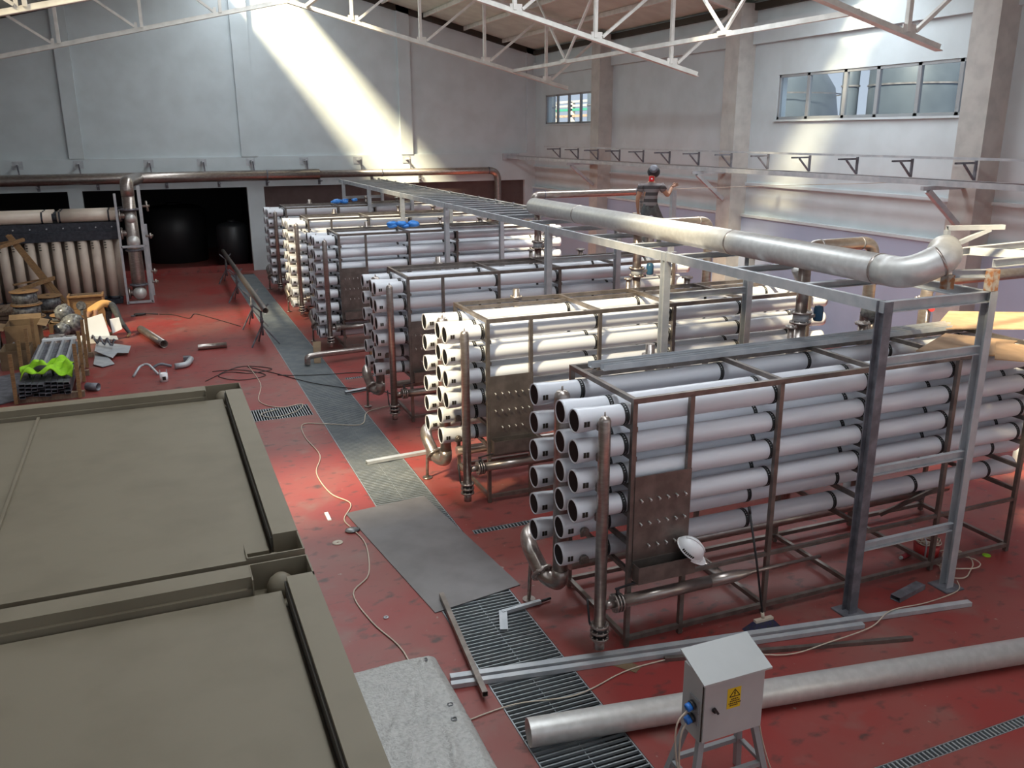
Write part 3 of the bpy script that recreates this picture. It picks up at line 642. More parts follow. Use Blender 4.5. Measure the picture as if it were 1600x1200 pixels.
# ================================================================== WALL PIPE, CABLE SUPPORTS
t = thing('wall_pipe', 'long steel pipe running across the back wall above the openings', 'pipe', (0, 35.55, 3.72))
MB().cyl((-9.0, 35.55, 3.72), (6.35, 35.55, 3.72), .20, seg=24).build('thick_run', 'steel', t)
MB().tube([(6.3, 35.55, 3.72), (13.95, 35.55, 3.72), (13.95, 35.55, 2.0), (13.95, 35.2, 1.4), (13.95, 34, 1.2)], .145, 20, .42, 9).build('thin_run', 'steel', t)
for x in (4.3, 8.85, 13.5): MB().lathe((x, 35.55, 3.72), (1, 0, 0), [(0, .15), (.01, .208 if x < 6 else .153), (.05, .208 if x < 6 else .153), (.06, .15)], 22, cap0=False, cap1=False).build('weld_seam', 'darksteel', t)
bk = [-4.2, -2.25, .12, 2.0, 3.8, 5.85, 8.0, 10.05]
for i, x in enumerate(bk):
    t = thing('pipe_bracket', '%s steel hanger bracket from the left holding the wall pipe' % ORD[i].replace('nearest', 'first'), 'bracket', (x, 35.9, 4.2), 'pipe hangers on the back wall')
    MB().box((x-.17, YB-.02, 4.08), (x+.17, YB-.001, 4.36)).build('wall_plate', 'galv', t)
    MB().bar((x, YB-.02, 4.24), (x+.02, 35.52, 4.27), .07, .07).build('bracket_arm', 'galv', t)
    MB().bar((x+.03, 35.52, 4.26), (x+.06, 35.55, 3.90 if x < 6 else 3.86), .05, .05, V((0, 1, 0))).build('hanger_rod', 'darksteel', t)
    MB().bar((x+.55, 35.98, 3.42), (x+.55, 35.42, 3.47), .07, .05).box((x+.5, YB-.02, 3.30), (x+.6, YB-.001, 3.55)).build('lower_arm', 'darksteel', t)
# cable support along the right wall
t = thing('cable_support', 'long double steel rail with arms along the right wall', 'cable support', (14.6, 24, 4.25))
for x in (14.55, 15.0): MB().chan((x, 8.0, 4.25), (x, 35.95, 4.25), .06, .11, .008, flip=1 if x < 14.8 else -1).build('lower_rail', 'galv', t)
MB().bar((15.0, 8.0, 4.72), (15.0, 33.0, 4.72), .05, .05).build('upper_rail', 'galv', t)
for k in range(16):
    y = 31.56-1.575*k
    MB().bar((15.0, y, 4.31), (15.0, y, 4.69), .045, .045, V((0, 1, 0))).hollow((14.45, y, 4.645), (14.97, y, 4.645), .04, .04).bar((14.68, y, 4.625), (14.985, y, 4.33), .035, .035).build('arm_bracket', 'darksteel', t)
MB().box((14.35, YB-.10, 4.12), (15.1, YB-.04, 4.40)).build('end_plate', 'galv', t)
for i, y in enumerate((13.2, 21.3, 29.4)):
    b = thing('wall_bracket', '%s triangular bracket on the right wall columns' % ORD[i].replace('second', 'middle').replace('third', 'farthest'), 'bracket', (15.36, y, 4.0), 'column brackets under the cable support')
    MB().bar((14.25, y, 4.15), (15.36, y, 4.15), .08, .08).build('bracket_beam', 'galv', b)
    MB().bar((14.42, y, 4.10), (15.34, y, 3.38), .10, .10).build('bracket_strut', 'galv', b)

# ================================================================== FLOOR GRATINGS
def grate(x0, x1, y0, y1, step, along='x', bar=.005, hgt=.028):
    m = MB(); f = .012
    m.box((x0, y0, -hgt), (x0+f, y1, 0)).box((x1-f, y0, -hgt), (x1, y1, 0)).box((x0+f, y0, -hgt), (x1-f, y0+f*.6, 0)).box((x0+f, y1-f*.6, -hgt), (x1-f, y1, 0))
    if along == 'x':
        n = round((y1-y0)/step)
        for k in range(1, n): m.box((x0+f, y0+k*step-bar, -hgt), (x1-f, y0+k*step+bar, -.001))
        m.box((x0+(x1-x0)*.5-.003, y0+f, -hgt*.8), (x0+(x1-x0)*.5+.003, y1-f, -.012))
    else:
        n = round((x1-x0)/step)
        for k in range(1, n): m.box((x0+k*step-bar, y0+f, -hgt), (x0+k*step+bar, y1-f, -.001))
    return m
g0 = None
for k in range(32):
    y = 3.05+k*1.0
    lab = '%s panel of the long grating walkway, counted from the front' % ORD[k].replace('nearest', 'first')
    if g0 is None: g0 = grate(WX0+.006, WX1-.006, y+.003, y+.997, .0625, 'x', .0065).build('floor_grating', 'grating', None, (WX0, y, 0)); o = g0
    else: o = dup(g0, (WX0, y, 0))
    tag(o, lab, 'grating', 'walkway grating panels')
for (a, b, c, d), st, al, lab in zip(DR, (.048, .05, .05, .05), ('y', 'y', 'y', 'y'), ['wide drain grating left of the walkway under a loop of cable', 'narrow drain grating running right from the steel plate', 'narrow slotted drain at the bottom right corner', 'narrow drain grating beside the third rack']):
    tag(grate(a+.004, b-.004, c+.004, d-.004, st, al, .009).build('drain_grating', 'grating', None, (a, c, 0)), lab, 'drain')
pl = MB().poly([(2.11, 11.49, .012), (2.49, 8.42, .012), (3.63, 8.63, .012), (3.33, 11.65, .012)], .010); pl.v = [p+V((0, 0, 0)) for p in pl.v]
tag(pl.build('steel_plate', 'plate', None, (2.9, 10, .012)), 'worn grey steel plate covering part of the grating walkway', 'plate')

# ================================================================== LOOSE STEEL ON THE FLOOR
bp = MB().pipe((2.59, 5.98, .135), (8.6, 5.05, .135), .128, .006, 36)
tag(bp.build('floor_pipe', 'header', None, (5, 5.5, .0)), 'large steel pipe lying on the floor behind the grey cabinet', 'pipe')
def lay(name, lab, cat, m, mb, loc, grp=None): return tag(mb.build(name, m, None, loc), lab, cat, grp)
lay('steel_channel', 'long galvanised channel on the floor crossing the grating, rear one of the pair', 'channel', 'galv', MB().chan((2.25, 7.16, .03), (8.22, 6.20, .03), .05, .075, .006, V((0, 1, 0)), -1), (2.25, 7.1, 0), 'channels on the floor')
lay('steel_channel', 'long galvanised channel on the floor crossing the grating, front one of the pair', 'channel', 'galv', MB().chan((2.22, 7.045, .03), (6.75, 6.315, .03), .05, .065, .006, V((0, 1, 0)), -1), (2.22, 7.0, 0), 'channels on the floor')
lay('square_bar', 'brown square steel tube on the floor behind the big floor pipe', 'bar', 'frame', MB().hollow((4.40, 6.62, .022), (7.05, 5.92, .022), .05, .04), (4.4, 6.6, 0))
lay('square_post', 'tan steel square tube lying along the left edge of the grating', 'bar', 'frame', MB().hollow((2.655, 8.70, .055), (2.45, 6.70, .09), .055, .055), (2.6, 8, 0))
lay('channel_offcut', 'grey channel end lying by the sunlit rack, across the grating', 'channel', 'galv', MB().chan((2.84, 13.30, .03), (4.3, 13.42, .03), .05, .10, .007, V((0, 1, 0)), -1), (2.84, 13.3, 0))
lay('channel_offcut', 'short grey channel on the grating beside the third rack', 'channel', 'galv', MB().chan((3.36, 17.42, .035), (4.1, 17.6, .035), .10, .05, .006), (3.4, 17.4, 0))
lay('tube_offcut', 'short dark rectangular tube offcut beside the right bridge post', 'tube', 'darksteel', MB().hollow((7.50, 6.60, .035), (8.02, 6.72, .035), .12, .06), (7.7, 6.6, 0))
t = thing('steel_bracket', 'galvanised bracket with slotted arm lying on the grating', 'bracket', (3.2, 8.1, 0))
MB().chan((3.07, 7.76, .022), (3.20, 8.12, .03), .09, .03, .004).build('slotted_plate', 'galv', t); MB().hollow((3.18, 8.10, .03), (3.68, 8.15, .03), .05, .04).build('arm', 'galv', t); MB().cyl((3.68, 8.15, .03), (3.82, 8.17, .03), .016, seg=8).build('rod', 'blackrubber', t)
lay('cardboard_strip', 'tan cardboard strip on the floor under the nearest rack corner', 'cardboard', 'card', MB().poly([(3.78, 6.86, .004), (4.02, 6.55, .004), (4.13, 6.62, .004), (3.92, 6.95, .004)], .003), (3.9, 6.7, 0))
lay('cardboard_strip', 'folded brown cardboard leaning at the foot of the first eight-row rack', 'cardboard', 'card', MB().add([(3.35, 20.2, .003), (3.55, 21.2, .30), (3.36, 21.25, .30), (3.2, 20.25, .003), (3.35, 20.19, .003), (3.55, 21.19, .30), (3.36, 21.24, .29), (3.2, 20.24, .003)], [(0, 1, 2, 3), (4, 7, 6, 5), (0, 4, 5, 1), (2, 6, 7, 3)]), (3.35, 20.5, 0))
t = thing('cast_off_elbow', 'steel pipe with bent end lying across the grating before the eight-row rack', 'pipe', (3.4, 18.9, 0))
MB().tube([(3.02, 20.05, .03), (3.02, 20.05, .10), (3.02, 20.05, .22), (3.3, 20.1, .24), (5.6, 20.45, .22)], .07, 14, .12).build('pipe_run', 'steel', t)
MB().bar((4.6, 20.3, .01), (4.6, 20.3, .15), .08, .08, V((0, 1, 0))).build('wood_block', 'wood', t)
# broom
t = thing('broom', 'push broom with navy bristles leaning on the nearest rack rail', 'broom', (5.72, 6.72, 0))
MB().tube([(5.71, 6.72, .14), (5.655, 6.84, .8), (5.60, 6.945, 1.33)], .013, 10).build('handle', 'blackrubber', t); MB().cyl((5.602, 6.94, 1.31), (5.595, 6.955, 1.38), .017, seg=10).build('grip', 'blackrubber', t)
MB().box((5.60, 6.69, .105), (5.83, 6.74, .135)).cyl((5.71, 6.72, .13), (5.705, 6.73, .20), .02, seg=10).build('head', 'cable', t)
m = MB().add([(5.60, 6.685, .106), (5.83, 6.685, .106), (5.83, 6.745, .106), (5.60, 6.745, .106), (5.50, 6.64, 0.001), (5.93, 6.64, 0.001), (5.93, 6.80, 0.001), (5.50, 6.80, 0.001)], [(0, 1, 2, 3), (7, 6, 5, 4), (0, 4, 5, 1), (1, 5, 6, 2), (2, 6, 7, 3), (3, 7, 4, 0)]); m.build('bristles', 'brush', t)
# red cable reel, spray can, cables
t = thing('cable_reel', 'red cable reel wound with white cable inside the right end of the nearest rack', 'cable reel', (8.75, 7.32, 0))
MB().lathe((8.75, 7.32, .001), (0, 0, 1), [(0, .13), (.02, .15), (.16, .16), (.17, .14)], 20).build('drum', 'redplastic', t)
for k in range(7):
    a0 = random.uniform(0, 6); rr = random.uniform(.09, .16); cz = .19+.008*k; pts = [(8.75+random.uniform(-.02, .02)+rr*math.cos(a0+q*.45), 7.32+rr*math.sin(a0+q*.45), cz+.01*math.sin(q*1.7)) for q in range(15)]
    MB().tube(spline(pts, 3), .007, 6).build('cable_coil', 'cable', t)
MB().tube([(8.60, 7.2, .0), (8.60, 7.2, .26), (8.66, 7.3, .28), (8.9, 7.35, .28), (8.93, 7.4, .0)], .01, 8, .05).build('stand', 'galv', t)
t = thing('spray_can', 'small dark spray can lying beside the red cable reel', 'can', (8.45, 7.36, 0)); MB().lathe((8.52, 7.37, .036), (-1, -.2, 0), [(0, .034), (.15, .034), (.165, .026)], 16).build('can_body', 'redlab', t); MB().lathe((8.355, 7.337, .036), (-1, -.2, 0), [(0, .024), (.03, .02)], 12).build('can_cap', 'cabinet', t)
def cable(name, lab, m, pts, r=.008, z=None): return tag(MB().tube(spline(pts, 6), r, 6).build(name, m, None, pts[0]), lab, 'cable')
Z = .011
lp = []
for k in range(34):
    a = k*.42; rr = .28+.06*math.sin(k*.9); lp.append((8.85+.12*math.sin(k*.37)+rr*1.1*math.cos(a), 6.98+.1*math.cos(k*.31)+rr*.85*math.sin(a), Z+.002*k))
cable('loose_cable', 'loops of cream cable on the floor around the right bridge post', 'cable', lp, .008)
cable('loose_cable', 'cream cable trailing from the right bridge post toward the grey cabinet', 'cable', [(8.5, 6.62, Z+.03), (8.35, 6.48, Z), (7.8, 6.42, Z), (7.2, 6.37, .075), (6.8, 6.25, .03), (6.15, 6.16, .06), (5.6, 6.2, .02), (5.0, 6.45, .06), (4.6, 6.58, .02), (4.3, 6.62, Z), (3.9, 6.60, Z), (3.3, 6.45, Z), (2.7, 6.55, Z), (2.2, 6.5, Z)], .007)
cable('loose_cable', 'cream cable snaking along the left side of the walkway', 'cable', [(1.72, 20.6, Z), (1.80, 18.9, Z), (1.62, 17.6, Z), (1.95, 17.0, Z), (2.4, 17.05, Z), (2.2, 16.6, Z), (1.75, 16.4, Z), (1.55, 16.7, Z), (1.9, 16.9, Z)], .009)
cable('loose_cable', 'long cream cable winding past the steel plate to the white covered pallet', 'cable', [(4.1, 16.2, .03), (3.5, 16.0, .02), (3.2, 15.3, .016), (2.6, 15.6, .016), (2.2, 15.75, Z), (2.12, 15.0, Z), (2.2, 14.0, Z), (2.0, 13.2, Z), (2.05, 12.3, Z), (2.25, 11.8, Z), (2.05, 11.3, Z), (2.1, 10.9, Z), (2.15, 10.4, Z), (2.0, 9.6, Z), (1.72, 9.2, Z), (1.78, 8.5, Z), (1.95, 7.8, Z), (1.9, 6.9, Z)], .009)
cable('loose_cable', 'black cable running from the pipe stands across the walkway to the third rack', 'cableblack', [(2.25, 19.5, Z), (2.6, 19.3, .015), (3.2, 19.1, .015), (3.9, 19.0, Z), (4.3, 18.7, Z)], .010)
cable('loose_cable', 'black cable crossing the walkway in front of the third rack', 'cableblack', [(1.7, 20.5, Z), (2.2, 19.7, Z), (2.8, 18.6, .015), (3.4, 17.9, .015), (4.1, 17.35, Z), (4.3, 16.7, Z)], .010)
cable('loose_cable', 'tangle of dark cable on the red floor left of the walkway', 'cableblack', [(.7, 19.6, Z), (1.2, 20.2, Z), (1.7, 19.9, Z), (2.2, 20.1, Z), (1.6, 20.6, Z), (1.0, 20.0, Z), (1.4, 19.4, Z), (2.0, 19.6, Z), (1.5, 20.3, Z), (.9, 20.4, Z)], .009)
cable('loose_cable', 'dark cable from the pipe stands to the grinder on the sunlit floor', 'cableblack', [(2.0, 25.2, Z), (1.4, 26.6, Z), (.9, 27.6, Z), (.7, 27.0, Z), (.3, 27.7, Z), (-.1, 28.0, Z)], .012)
# little things on the floor
def piece(name, lab, cat, m, mb, loc): return tag(mb.build(name, m, None, loc), lab, cat)
piece('pipe_offcut', 'dark steel pipe offcut lying near the sheet metal pile', 'pipe', 'steel', MB().pipe((-.62, 25.5, .105), (-.06, 23.35, .105), .10, .006), (-.3, 24.4, 0))
piece('pipe_offcut', 'short steel pipe offcut in the middle of the red floor', 'pipe', 'steel', MB().pipe((.72, 22.75, .075), (1.42, 22.75, .075), .07, .006), (1.0, 22.7, 0))
t = thing('pipe_elbow', 'cut steel elbow lying on the red floor', 'pipe elbow', (.3, 21.3, 0)); MB().tube([(.12, 21.0, .07), (.38, 21.05, .07), (.5, 21.5, .09)], .068, 14, .18).build('elbow', 'galv', t); MB().box((.33, 21.6, 0.001), (.5, 21.75, .12)).build('end_block', 'darksteel', t)
piece('bent_strip', 'bent bright steel strip lying on the floor', 'strip', 'galv', MB().tube([(-.78, 20.6, .02), (-.62, 20.9, .18), (-.45, 20.9, .22), (-.25, 20.6, .02)], .03, 8, .1), (-.5, 20.8, 0))
piece('bent_strip', 'thin bent strip beside the bright one', 'strip', 'darksteel', MB().tube([(-.40, 21.2, .02), (-.2, 21.3, .10), (0.05, 21.25, .02)], .035, 8, .1), (-.2, 21.3, 0))
t = thing('tin_can', 'small white tin can with clips on the red floor', 'can', (-.14, 20.0, 0)); MB().cyl((-.14, 20.0, 0.001), (-.14, 20.0, .19), .085, seg=18).build('can_body', 'foam', t); MB().box((-.17, 19.905, .05), (-.1, 19.913, .13)).build('printed_mark', 'ink', t)
for dx in (-.07, .07): MB().bar((-.14+dx, 20.0, .19), (-.14+dx, 20.0, .27), .02, .02, V((0, 1, 0))).build('clip', 'galv', t)
t = thing('angle_grinder', 'dark angle grinder lying on the sunlit floor', 'grinder', (-.7, 28.0, 0)); MB().lathe((-.82, 28.0, .05), (1, .1, 0), [(0, .03), (.06, .05), (.24, .04), (.34, .03)], 12).build('body', 'blackrubber', t); MB().lathe((-.84, 28.0, .012), (0, 0, 1), [(0, .07), (.025, .07)], 16).build('guard', 'darksteel', t); MB().tube([(-.5, 28.05, .05), (-.3, 28.1, .02), (-.15, 28.0, .02)], .014, 8).build('cord', 'blackrubber', t)
piece('metal_disc', 'flat tan washer disc on the floor beside the olive container', 'disc', 'cable', MB().lathe((1.82, 10.62, .002), (0, 0, 1), [(0, .015), (0, .07), (.008, .07), (.008, .015), (0, .015)], 24, cap0=False, cap1=False), (1.82, 10.62, 0))
piece('plastic_clip', 'small white plastic clip near the steel plate', 'clip', 'foam', MB().box((1.83, 11.35, .001), (1.88, 11.62, .02)), (1.85, 11.4, 0))
piece('plastic_packet', 'crumpled clear packet at the edge of the steel plate', 'packet', 'bag', MB().ball((2.08, 10.9, .02), .1, 8, 5, (1.1, .9, .2)), (2.08, 10.9, 0))
piece('metal_ring', 'small steel ring on the floor near the white covered pallet', 'ring', 'galv', MB().lathe((1.95, 8.55, .002), (0, 0, 1), [(0, .012), (0, .03), (.008, .03), (.008, .012), (0, .012)], 16, cap0=False, cap1=False), (1.95, 8.55, 0))
piece('green_marker', 'small green plastic lid on the floor at right', 'lid', 'hivis', MB().lathe((9.45, 7.0, .001), (0, 0, 1), [(0, .05), (.01, .05)], 16), (9.45, 7, 0))

# ================================================================== OLIVE CONTAINERS
def container(y0, y1, label):
    x0, x1, zt, zr = -4.2, .70, 2.60, 2.50
    t = thing('olive_container', label, 'container', (-1.7, (y0+y1)/2, 0), 'olive grey steel containers')
    body = MB().box((x0+.03, y0+.03, .05), (x1-.03, y1-.03, zr-.09)); body.build('body', 'tank', t)
    MB().poly([(x0+.15, y0+.14, zr), (x1-.36, y0+.14, zr), (x1-.36, y0+.27, zr), (x1-.205, y0+.27, zr), (x1-.205, y1-.235, zr), (x0+.15, y1-.235, zr)], .09).build('roof_sheet', 'tank', t)
    MB().box((x1-.17, y0+.30, zr-.08), (x1, y1-.25, zt)).build('side_beam', 'tank', t)
    MB().box((x1-.185, y0+.30, zr-.03), (x1-.172, y1-.25, zt-.03)).build('groove_strip', 'tankdark', t)  # dark strip set in the groove between roof sheet and beam
    MB().box((x0, y0+.30, zr-.08), (x0+.14, y1-.25, zt)).build('side_beam', 'tank', t)
    MB().box((x0+.2, y1-.17, zr-.08), (x1-.37, y1, zt)).box((x0+.2, y1-.20, zr-.08), (x1-.37, y1-.17, zr+.03)).build('end_beam', 'tank', t)
    MB().box((x0+.2, y0, zr-.08), (x1-.37, y0+.13, zt-.015)).build('end_beam', 'tank', t)
    for ys, s in ((y1, -1), (y0, 1)):
        c = MB().box((x1-.37, ys, zr-.09), (x1, ys+s*.012, zt)).box((x1-.010, ys+s*.012, zr-.09), (x1, ys+s*.29, zt)).box((x1-.37, ys+s*.012, zr-.10), (x1-.01, ys+s*.29, zr-.085)).box((x1-.372, ys+s*.012, zr-.09), (x1-.364, ys+s*.22, zt))
        c = c.build('corner_pocket', 'tank', t)
        MB().lathe((x1-.19, ys+s*.10, zr-.085), (0, 0, 1), [(0, .09), (.06, .088), (.10, .07), (.13, .035), (.135, .01)], 18).build('lifting_lug', 'tank', c)
    MB().box((-1.29, y0+.14, zr), (-1.265, y1-.24, zr+.025)).build('roof_seam', 'tank', t)
    for x in (x0+.05, x1-.15):
        for y in (y0+.05, y1-.15): MB().box((x, y, 0.001), (x+.1, y+.1, .06)).build('foot', 'tank', t)
    return t
container(5.37, 9.72, 'olive grey container farther from the camera, its roof seam visible at left'); container(1.0, 5.28, 'olive grey container nearest the camera, cut off by the lower left corner')
# wrapped pallet
t = thing('covered_pallet', 'block of white fleece under clear film beside the olive containers', 'pallet', (1.45, 5.2, 0))
x0, x1, y0, y1, zt = .80, 1.87, 3.6, 6.42, .9
vs_ = []; nx, ny = 54, 130; m = MB(); fs = []
for j in range(ny+1):
    for i in range(nx+1):
        x = x0+(x1-x0)*i/nx; y = y0+(y1-y0)*j/ny; dx = max(0, x-(x1-.07))/.07; dy = max(0, y-(y1-.07))/.07
        z = zt-.05*(dx*dx+dy*dy)**.5-(.012 if abs(y-5.52) < .035 else 0)+.006*math.sin(9*x+4*y)+sum(.010*math.exp(-((x-1.74+(6.32-y)*q)/(.018+.012*(6.32-y)))**2) for q in (.10, .21, .36, .60) if y < 6.3)+.010*math.exp(-((x-1.05-(6.4-y)*.9)/.05)**2)+.012*math.exp(-((x-1.72+(5.45-y)*.28)/.03)**2)*(y < 5.45)+random.uniform(-.0025, .0025)
        vs_.append((x, y, z))
for j in range(ny):
    for i in range(nx): fs.append((j*(nx+1)+i, j*(nx+1)+i+1, (j+1)*(nx+1)+i+1, (j+1)*(nx+1)+i))
m.add(vs_, fs, True)
edge = [(ny*(nx+1)+i) for i in range(nx+1)]+[j*(nx+1)+nx for j in range(ny-1, -1, -1)]
low = [V((vs_[k][0], vs_[k][1], .14)) for k in edge]; o = len(m.v); m.v += low
for k in range(len(edge)-1): m.f.append((edge[k], edge[k+1], o+k+1, o+k)); m.sm.append(True)
m.build('wrapped_stack', 'foil', t)
for y in (3.7, 4.9, 6.2):
    MB().box((x0, y, 0.001), (x1-.05, y+.1, .14)).build('pallet_block', 'wood', t)
for x, y in ((1.75, 6.28), (1.76, 5.62), (1.73, 5.44)): MB().tube([(x+.02*math.cos(a), y+.02*math.sin(a), zt+.012+.004*math.sin(3*a)) for a in [k*.5 for k in range(13)]], .006, 6).build('film_knot', 'bag', t)

# ================================================================== CABINET
CX0, CX1, CY0, CY1, CZ0, CZ1 = 3.49, 4.06, 4.715, 4.97, .68, 1.32
t = thing('control_cabinet', 'light grey electrical cabinet with sloped lid standing on angled legs', 'cabinet', (3.78, 4.85, 0))
MB().box((CX0, CY0, CZ0), (CX1, CY1, CZ1-.06)).build('body', 'cabinet', t)
m = MB(); a = .03
m.add([(CX0-a, CY0-.06, CZ1-.09), (CX1+a, CY0-.06, CZ1-.09), (CX1+a, CY1+.02, CZ1+.03), (CX0-a, CY1+.02, CZ1+.03), (CX0-a, CY0-.06, CZ1-.075), (CX1+a, CY0-.06, CZ1-.075), (CX1+a, CY1+.02, CZ1+.045), (CX0-a, CY1+.02, CZ1+.045)], [(0, 3, 2, 1), (4, 5, 6, 7), (0, 1, 5, 4), (1, 2, 6, 5), (2, 3, 7, 6), (3, 0, 4, 7)])
m.build('sloped_lid', 'cabinet', t)
d = MB().box((CX0+.012, CY0-.02, CZ0+.012), (CX1-.005, CY0-.003, CZ1-.08)).build('door', 'cabinet', t)
MB().box((CX0+.002, CY0-.004, CZ0+.012), (CX0+.012, CY0-.001, CZ1-.08)).build('door_gap', 'tankdark', d)
MB().cyl((CX0+.10, CY0-.02, .97), (CX0+.10, CY0-.045, .97), .018, seg=12).bar((CX0+.09, CY0-.045, 1.0), (CX0+.125, CY0-.045, .945), .02, .018).build('door_lock', 'blackrubber', d)
s = MB().box((CX0+.22, CY0-.023, .94), (CX0+.345, CY0-.0205, 1.12)).build('warning_label', 'yellow', d)
yk = CY0-.0245; k0, k1, kc = CX0+.24, CX0+.335, CX0+.287
mk = MB()
for p, q in (((k0, 1.045), (k1, 1.045)), ((k1, 1.045), (kc, 1.108)), ((kc, 1.108), (k0, 1.045))): mk.bar((p[0], yk, p[1]), (q[0], yk, q[1]), .002, .006, V((0, 1, 0)) if 0 else None)
mk.bar((kc+.006, yk, 1.094), (kc-.006, yk, 1.072), .002, .006).bar((kc-.006, yk, 1.072), (kc+.006, yk, 1.072), .002, .005).bar((kc+.006, yk, 1.072), (kc-.003, yk, 1.052), .002, .005)
mk.build('warning_triangle', 'ink', s)
for z, a, b in ((1.022, .255, .315), (1.004, .245, .33), (.984, .235, .335), (.966, .245, .315)):
    x = CX0+a; q = MB()
    while x < CX0+b: wv = random.uniform(.008, .016); q.box((x, yk, z-.005), (x+wv, yk+.001, z+.005)); x += wv+.004
    q.build('printed_line', 'ink', s)
MB().box((CX1-.10, CY0-.0225, CZ1-.105), (CX1-.015, CY0-.0205, CZ1-.083)).build('red_sticker', 'redlab', d)
for z in (.99, .875):
    f = MB().box((CX0-.012, 4.735, z-.055), (CX0, 4.86, z+.055)).build('socket_plate', 'grey_paint', t)
    MB().lathe((CX0-.012, 4.795, z), (-1, 0, -.35), [(0, .036), (.02, .04), (.03, .04)], 16).build('socket_ring', 'blackrubber', f)
    MB().lathe((CX0-.040, 4.795, z-.010), (-1, 0, -.35), [(0, .034), (.035, .034), (.045, .028)], 16).build('plug', 'blue', f)
fr = [((CX0+.03, CY0+.03), (CX0-.10, CY0-.08)), ((CX1-.03, CY0+.03), (CX1+.10, CY0-.08)), ((CX0+.03, CY1-.03), (CX0-.10, CY1+.10)), ((CX1-.03, CY1-.03), (CX1+.10, CY1+.10))]
for (a, b), (c, e) in fr: MB().bar((a, b, CZ0), (c, e, 0.003), .05, .05).build('leg', 'grey_paint', t)
for yb in (CY0-.02, CY1+.04): MB().bar((CX0-.04, yb, .33), (CX1+.04, yb, .33), .04, .04).build('leg_brace', 'grey_paint', t)
for xb in (CX1+.05, CX0-.05): MB().bar((xb, CY0, .33), (xb, CY1, .33), .04, .03).build('leg_brace', 'grey_paint', t)
for k, z in enumerate((.975, .86)): cable('power_cable', '%s cream cable hanging from the blue plugs of the grey cabinet' % ('upper', 'lower')[k], 'cable', [(CX0-.07, 4.795, z-.03), (CX0-.16+.04*k, 4.79, z-.12), (CX0-.17+.04*k, 4.78, z-.35), (CX0-.11, 4.75, .25), (CX0-.02, 4.72, .03), (CX0+.3, 4.55, Z)], .007)
cable('power_cable', 'cream cable leaving the right side of the grey cabinet along the floor', 'cable', [(CX1+.005, 4.85, .95), (CX1+.06, 4.83, .75), (CX1+.13, 4.8, .4), (CX1+.25, 4.75, .08), (CX1+.5, 4.72, Z), (CX1+.9, 4.6, Z), (CX1+1.3, 4.3, Z)], .007)

# ================================================================== PIPE ON STANDS
def stand(x, y, h, lab):
    t = thing('pipe_stand', lab, 'pipe stand', (x, y, 0), 'tripod pipe stands')
    MB().cyl((x, y, .25), (x, y, h-.12), .03, seg=10).build('column', 'darksteel', t)
    MB().cyl((x, y, h-.42), (x, y, h-.3), .045, seg=10).build('collar', 'darksteel', t)
    for k in range(3):
        a = math.radians(100+120*k); MB().bar((x, y, .52), (x+.42*math.cos(a), y+.42*math.sin(a), 0.012), .03, .03).build('leg', 'darksteel', t)
    for s in (-1, 1): MB().bar((x, y, h-.14), (x+s*.20, y, h+.06), .03, .04).build('head_arm', 'darksteel', t)
for i, y in enumerate((22.7, 25.0, 29.3, 33.3)): stand(2.33, y, 1.0, '%s tripod stand under the pipe beside the walkway' % ORD[i].replace('fourth', 'farthest'))
tag(MB().pipe((2.36, 21.9, 1.035), (2.34, 34.4, 1.035), .075, .006, 20).build('stand_pipe', 'steel', None, (2.35, 28, 1.0)), 'long narrow steel pipe resting on tripod stands left of the walkway', 'pipe')

# ================================================================== ULTRAFILTRATION SKID
t = thing('filtration_skid', 'row of upright cream filter modules with dark headers at the left', 'filtration skid', (-3.5, 31, 0))
for k in range(16):
    x = -1.38-.368*k
    c = MB().cyl((x, 30.55, .24), (x, 30.55, 2.08), .138, seg=20).build('filter_module', 'membrane', t)
    MB().cyl((x, 30.55, .16), (x, 30.55, .26), .155, seg=18).build('module_end', 'navy', c)
    for z in (1.82, 1.90, 1.98): MB().box((x-.11, 30.405, z), (x-.04, 30.43, z+.02)).build('printed_mark', 'ink', c)
    for dy in (.5, 1.0, 1.5): MB().cyl((x+(.18 if dy != 1 else 0), 30.55+dy, .16), (x+(.18 if dy != 1 else 0), 30.55+dy, 2.08), .138, seg=14).build('filter_module', 'membrane', t)
m = MB().box((-7.3, 30.40, 2.07), (-1.05, 32.2, 2.36)).box((-7.3, 30.46, 2.36), (-1.0, 32.1, 2.62))
for k in range(52):
    x = -1.25-.115*k; m.cyl((x, 30.39, 2.24+.05*(k % 2)), (x, 30.44, 2.24+.05*(k % 2)), .03, seg=8)
m.build('module_header', 'navy', t)
for k in range(14): MB().cyl((-1.2-.46*k, 30.37, 2.47), (-1.2-.46*k, 30.47, 2.47), .022, seg=8).build('bolt', 'galv', t)
for j, y in enumerate((30.62, 31.12, 31.62)):
    for x0, x1 in ((-2.72, -.98), (-7.2, -2.86)):
        c = MB().cyl((x0, y, 2.80), (x1, y, 2.80), .175, seg=22).build('horizontal_module', 'membrane', t)
        for s in (x0+.05, x1-.3): MB().lathe((s, y, 2.80), (1, 0, 0), [(0, .179), (.05, .179)], 20, cap0=False, cap1=False).build('clamp_band', 'navy', c)
    MB().cyl((-2.87, y, 2.80), (-2.71, y, 2.80), .12, seg=16).build('coupling', 'navy', t)
    MB().cyl((-.99, y, 2.80), (-.86, y, 2.80), .20, seg=18).build('module_end', 'navy', t)
MB().box((-7.3, 30.4, .02), (-1.15, 32.2, .16)).build('skid_base', 'navy', t)
MB().lathe((-.62, 30.45, .32), (0, 0, 1), [(0, .21), (.55, .21), (1.6, .20), (3.2, .19)], 24).build('manifold', 'steel', t)
